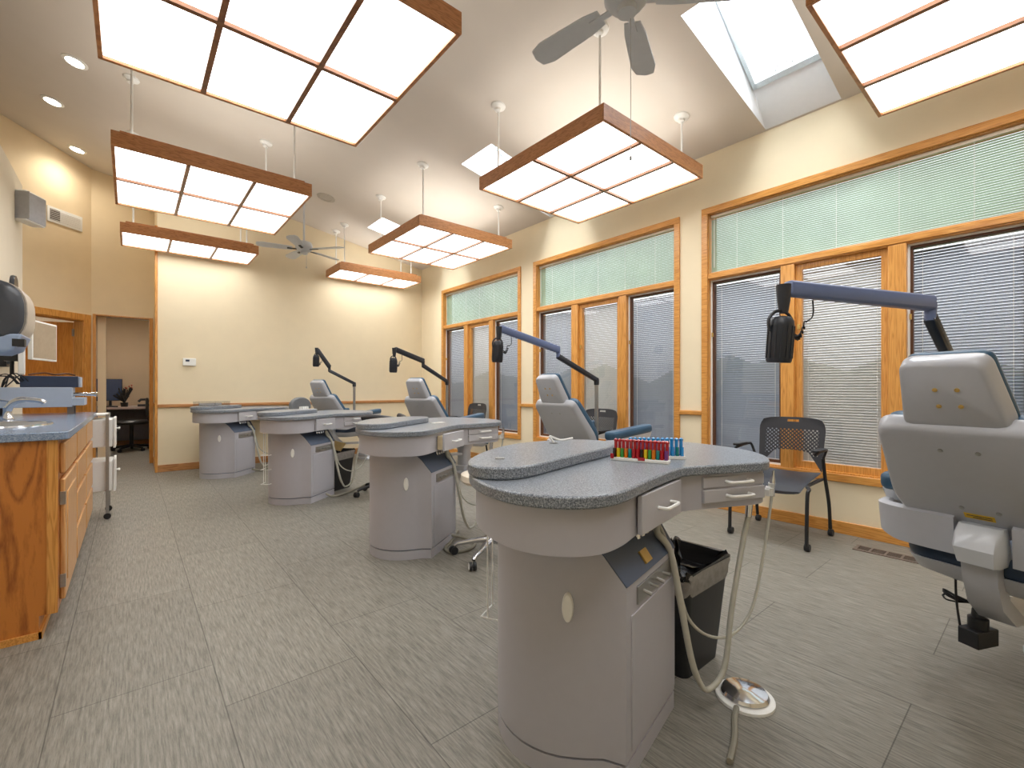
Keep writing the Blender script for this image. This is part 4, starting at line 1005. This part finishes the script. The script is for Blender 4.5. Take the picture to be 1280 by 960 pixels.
# towel dispenser
td = thing('towel_dispenser', 'rounded smoke-grey paper towel dispenser on the left partition', 'dispenser', (-.80, 4.0, 1.335))
def oval(x0, x1, z0, z1, y, n=28):
    cx, cz = (x0+x1)/2, (z0+z1)/2; a, b_ = (x1-x0)/2, (z1-z0)/2
    return [(cx+a*(abs(math.cos(t_))**.75)*(1 if math.cos(t_) >= 0 else -1), y, cz+b_*(abs(math.sin(t_))**.75)*(1 if math.sin(t_) >= 0 else -1)) for t_ in [2*PI*k/n for k in range(n)]]
obj('cover', MB().loft([oval(.03, .285, .09, .42, .0), oval(.0, .31, .07, .44, .02), oval(.0, .312, .068, .442, .06)]), dgrey, td, smooth=True)
obj('housing', MB().loft([oval(.0, .318, .066, .445, .06), oval(.0, .325, .06, .445, .10), oval(.0, .325, .06, .445, .30), oval(.0, .30, .08, .42, .32)]), beigep, td, smooth=True)
obj('lower_tray', MB().loft([[(x, y, .0) for x, y in ((.0, .02), (.22, .02), (.22, .31), (.0, .31))], [(x, y, .03) for x, y in ((.0, .0), (.27, .0), (.27, .32), (.0, .32))], [(x, y, .12) for x, y in ((.0, .0), (.305, .0), (.305, .32), (.0, .32))]]), lblue, td, bevel=.01)
obj('sensor_window', MB().box(-.002, .05, -.003, .06, -.025, .02, T(.262, .0, .07) @ RY(R(0))), black, td)
obj('emblem', MB().tube(spline([(.12, -.002, .27), (.15, -.002, .30), (.19, -.002, .27), (.17, -.002, .22), (.13, -.002, .20)], 4), .006, 6), dnavy, td)
# instrument box with feet, tube, computer, monitors
dv_ = thing('equipment_box', 'long silver-grey equipment case standing at the far end of the counter', 'equipment', (-.52, 4.90, .93))
obj('case', MB().box(-.27, .18, -.05, .19, .055, .205), silver, dv_, bevel=.004)
obj('lower_case', MB().box(-.20, .25, -.045, .18, .065, .125), silver, dv_, bevel=.004)
for fx in (-.24, .15):
    for fy in (-.03, .14): obj('foot', MB().box(fx, fx+.035, fy, fy+.03, 0, .066 if fx > 0 else .056), grille_m, dv_)
obj('tube', MB().tube([(.18, .03, .152), (.30, .03, .150)], .013, 12).lathe([(.018, 0), (.018, .02), (.01, .022)], 12, T(.30, .03, .150) @ RY(PI/2)), chrome, dv_, smooth=True)
pc = thing('computer_case', 'flat dark blue computer case on the silver equipment case', 'computer', (-.47, 4.98, 1.1355))
obj('case', MB().box(-.15, .16, -.10, .10, .0, .085), dnavy, pc, bevel=.004); obj('end_cap', MB().box(.16, .175, -.08, .08, .0, .08), silver, pc, bevel=.003)
def monitor(name, lab, x, y, z, rz, w_, h_, sm, tilt=0):
    th = thing(name, lab, 'monitor', (x, y, z), rz)
    M = RX(tilt)
    obj('bezel', MB().box(-w_/2, w_/2, -.015, .015, 0, h_, M), white if sm is not screen else black, th, bevel=.004)
    obj('screen', MB().box(-w_/2+.015, w_/2-.015, -.0165, -.014, .015, h_-.015, M), sm, th)
    return th
m1_ = monitor('monitor', 'wall-hung monitor with beige screen in front of the diagonal doorway', -.575, 5.60, 1.365, R(74), .40, .33, screenb)
obj('wall_arm', MB().tube([(0, .02, .16), (0.0, .08, .16)], .018, 8).tube(spline([(0, .08, .16), (-.10, .14, .10), (-.18, .15, .06)], 4), .014, 8), black, m1_, smooth=True)
m2_ = monitor('slim_monitor', 'white-edged monitor turned side-on above the computer case', -.63, 5.04, 1.232, R(96), .34, .33, white)
obj('mount', MB().box(-.04, .04, .015, .09, .10, .20).tube([(0, .05, .0), (0, .05, .10)], .012, 8), black, m2_)
cbm = MB()
for q in range(8):
    a, b_ = random.uniform(-.78, -.72), random.uniform(-.68, -.60)
    cbm.tube(spline([(a, 4.95, .95+.02*q), (a+.02*q/2, 4.85, 1.16+.03*random.random()), (b_, 4.84, 1.24-.03*random.random()), (b_+.04, 4.90, 1.16)], 5), .004, 6)
tag(obj('cable_tangle', cbm, black, smooth=True), 'tangle of black cables behind the dark blue computer case', 'cables')
ad_ = thing('wall_outlet_hub', 'black power hub with plugs on the left partition behind the slim monitor', 'power hub', (-.80, 5.4, 1.30))
obj('box', MB().box(0, .05, -.06, .06, 0, .14), black, ad_, bevel=.004); obj('plug', MB().box(.05, .085, -.05, .0, .02, .07), dgrey, ad_); obj('plug', MB().box(.05, .08, .01, .05, .05, .11), dgrey, ad_)
# loose items on top of the computer
tag(obj('cable_bundle', MB().tube(spline([(-.58, 4.92, 1.23), (-.50, 4.95, 1.245), (-.44, 4.92, 1.232), (-.38, 4.96, 1.242), (-.33, 4.93, 1.229)], 5), .006, 6), brownd, smooth=True), 'brown cable bundle lying on the dark blue computer case', 'cables')
# drawer cart
dc = thing('drawer_cart', 'white plastic drawer cart on chrome posts past the oak cabinet', 'cart', (-.28, 5.42, 0))
for (x, y) in ((-.13, -.17), (.13, -.17), (-.13, .17), (.13, .17)):
    ps = obj('post', MB().box(x-.011, x+.011, y-.008, y+.008, .05, .905), steel, dc)
    obj('castor', MB().lathe([(.008, -.015), (.025, -.015), (.026, 0), (.025, .015), (.008, .015)], 16, T(x, y, .0265) @ RX(PI/2)), black, ps, smooth=True)
obj('top_shelf', MB().box(-.13, .13, -.16, .16, .89, .905), white, dc, bevel=.003)
for z0, z1 in ((.62, .86), (.24, .50)):
    dd = obj('drawer', MB().box(-.135, .165, -.155, .155, z0, z1), white, dc, bevel=.008)
    obj('drawer_front', MB().box(.167, .185, -.158, .158, z0-.01, z1+.01), white, dd, bevel=.004)
    obj('knob', MB().lathe([(.006, 0), (.006, .012), (.012, .018), (.010, .026), (.001, .028)], 12, T(.185, 0, (z0+z1)/2+.03) @ RY(PI/2)), white, dd, smooth=True)

# ------------------------------------------------------------------ office beyond the recess
dk_ = thing('office_desk', 'built-in desk in the small office beyond the opening', 'desk', (0, 0, 0))
obj('desk_top', MB().box(-.505, .315, 11.0, 11.82, .74, .78), deskm, dk_); obj('back_panel', MB().box(-.50, .31, 11.75, 11.80, .1, .74), deskp, dk_)
om = thing('desk_monitor', 'dark blue monitor on the office desk', 'monitor', (-.28, 11.35, .78))
obj('panel', MB().box(-.24, .17, -.02, .02, .11, .52), black, om, bevel=.005); obj('screen', MB().box(-.23, .16, -.023, -.02, .12, .51), screen, om); obj('stand', MB().lathe([(.10, 0), (.10, .01), (.02, .02), (.02, .12)], 18), black, om, smooth=True)
fl_ = thing('potted_flowers', 'dark potted plant with red blooms beside the office monitor', 'plant', (-.08, 11.15, .78))
obj('pot', MB().lathe([(.05, 0), (.06, .08), (.05, .08)], 14), black, fl_, smooth=True)
lf = MB()
for q in range(26):
    a = random.uniform(0, 2*PI); r_ = random.uniform(.03, .15); z = random.uniform(.12, .30)
    lf.add([(.01, 0, 0), (0, .012, 0), (r_, .02, z), (r_*1.2, 0, z-.02), (r_, -.02, z)], [(0, 1, 2, 3, 4)], T(0, 0, .07) @ RZ(a))
obj('leaves', lf, black, fl_)
bl_ = MB()
for q in range(6): bl_.lathe([(.002, -.015), (.018, 0), (.002, .015)], 8, T(random.uniform(-.02, .12), random.uniform(-.05, .05), random.uniform(.30, .40)))
obj('blooms', bl_, flower, fl_, smooth=True)
ph = thing('desk_phone', 'black phone on the right of the office desk', 'phone', (.20, 11.2, .78))
obj('base', MB().box(-.09, .09, -.09, .09, 0, .04), black, ph, bevel=.005); obj('handset', MB().tube([(-.08, -.02, .09), (-.04, -.02, .13), (.04, -.02, .13), (.08, -.02, .09)], .022, 8), black, ph, smooth=True)
kb = tag(obj('keyboard', MB().box(-.45, -.17, 11.02, 11.14, .78, .80), black), 'black keyboard at the edge of the office desk', 'keyboard')
oc = thing('office_chair', 'black office chair pushed to the office desk', 'chair', (.02, 10.72, 0))
obj('seat', MB().lathe([(.12, .47), (.24, .48), (.25, .52), (.22, .55), (.01, .56)], 24), black, oc, smooth=True)
obj('gas_lift', MB().lathe([(.03, .08), (.03, .47)], 12), black, oc, smooth=True)
obj('backrest', MB().box(-.02, .02, -.20, .20, .62, .95, T(.22, 0, 0)), black, oc, bevel=.015)
obj('back_post', MB().tube([(.1, 0, .48), (.24, 0, .5), (.245, 0, .70)], .015, 8), black, oc)
for q in range(5):
    a = 2*PI*q/5+.3; lg = obj('star_leg', MB().tube([(0, 0, .10), (.26*math.cos(a), .26*math.sin(a), .06)], [.025, .015], 8), black, oc)
    obj('castor', MB().lathe([(.01, -.02), (.027, -.02), (.027, .02), (.01, .02)], 12, T(.27*math.cos(a), .27*math.sin(a), .0275) @ RZ(a) @ RX(PI/2)), black, lg)
pt = thing('pedestal_bin', 'dark waste basket under the office desk at the left', 'bin', (-.30, 11.2, 0))
obj('body', MB().lathe([(.10, 0), (.13, .32), (.125, .32), (.10, .01)], 20), black, pt, smooth=True)

ol = thing('added_office_light', 'small unseen ceiling light added to brighten the office beyond the opening', 'light', (-.1, 10.4, 2.5))  # added lamp, out of view, to lift the dark office
obj('rim', MB().lathe([(.20, 0), (.20, -.03), (.18, -.035), (.17, -.01)], 28), white, ol, smooth=True); obj('lens', MB().lathe([(.17, -.012), (.12, -.05), (.01, -.06)], 28), offl, ol, smooth=True)
ol = thing('added_side_room_light', 'unseen ceiling light added to brighten the side room behind the wooden door', 'light', (-1.6, 9.7, 2.5))  # added lamp, out of view, to light the room behind the door
obj('rim', MB().lathe([(.20, 0), (.20, -.03), (.18, -.035), (.17, -.01)], 28), white, ol, smooth=True); obj('lens', MB().lathe([(.17, -.012), (.12, -.05), (.01, -.06)], 28), offl, ol, smooth=True)
# ------------------------------------------------------------------ camera, lights, world
cam = bpy.data.cameras.new('Camera'); co = bpy.data.objects.new('Camera', cam); C.objects.link(co)
cam.sensor_width = 36; cam.lens = 569/1280*36; cam.shift_y = 5/1280.; cam.clip_start = .02
co.location = (0, 0, 1.13); co.rotation_euler = (R(90), 0, R(-40))
bpy.context.scene.camera = co
cam.shift_y = 5/1280.

w_ = bpy.data.worlds.new('World'); bpy.context.scene.world = w_; w_.use_nodes = True
nt_ = w_.node_tree; bg = nt_.nodes['Background']
skt = nt_.nodes.new('ShaderNodeTexSky'); skt.sky_type = 'HOSEK_WILKIE' if 'HOSEK_WILKIE' in [i.identifier for i in skt.bl_rna.properties['sky_type'].enum_items] else 'NISHITA'
try: skt.sun_direction = Vector((-.3, -.5, .8)).normalized(); skt.turbidity = 6
except Exception: pass
mxw = nt_.nodes.new('ShaderNodeMix'); mxw.data_type = 'RGBA'; mxw.inputs['Factor'].default_value = .8
nt_.links.new(skt.outputs[0], mxw.inputs['A']); mxw.inputs['B'].default_value = (.9, .95, 1, 1)
nt_.links.new(mxw.outputs['Result'], bg.inputs['Color']); bg.inputs['Strength'].default_value = 1.6

def area(name, loc, rot, sx, sy, power, col=(1, .97, .93)):
    l = bpy.data.lights.new(name, 'AREA'); l.shape = 'RECTANGLE'; l.size = sx; l.size_y = sy; l.energy = power; l.color = col
    o_ = bpy.data.objects.new(name, l); C.objects.link(o_); o_.location = loc; o_.rotation_euler = rot; return o_
# skylight daylight
for k, (a, b_) in enumerate(SKY):
    area('skylight_sun', (3.3, (a+b_)/2, 4.35), (0, 0, 0), .9, .5, 45, (.93, .97, 1))

vs = bpy.context.scene.view_settings
vs.view_transform = 'Standard'; vs.look = 'None'; vs.exposure = 0.68; vs.gamma = 1.0
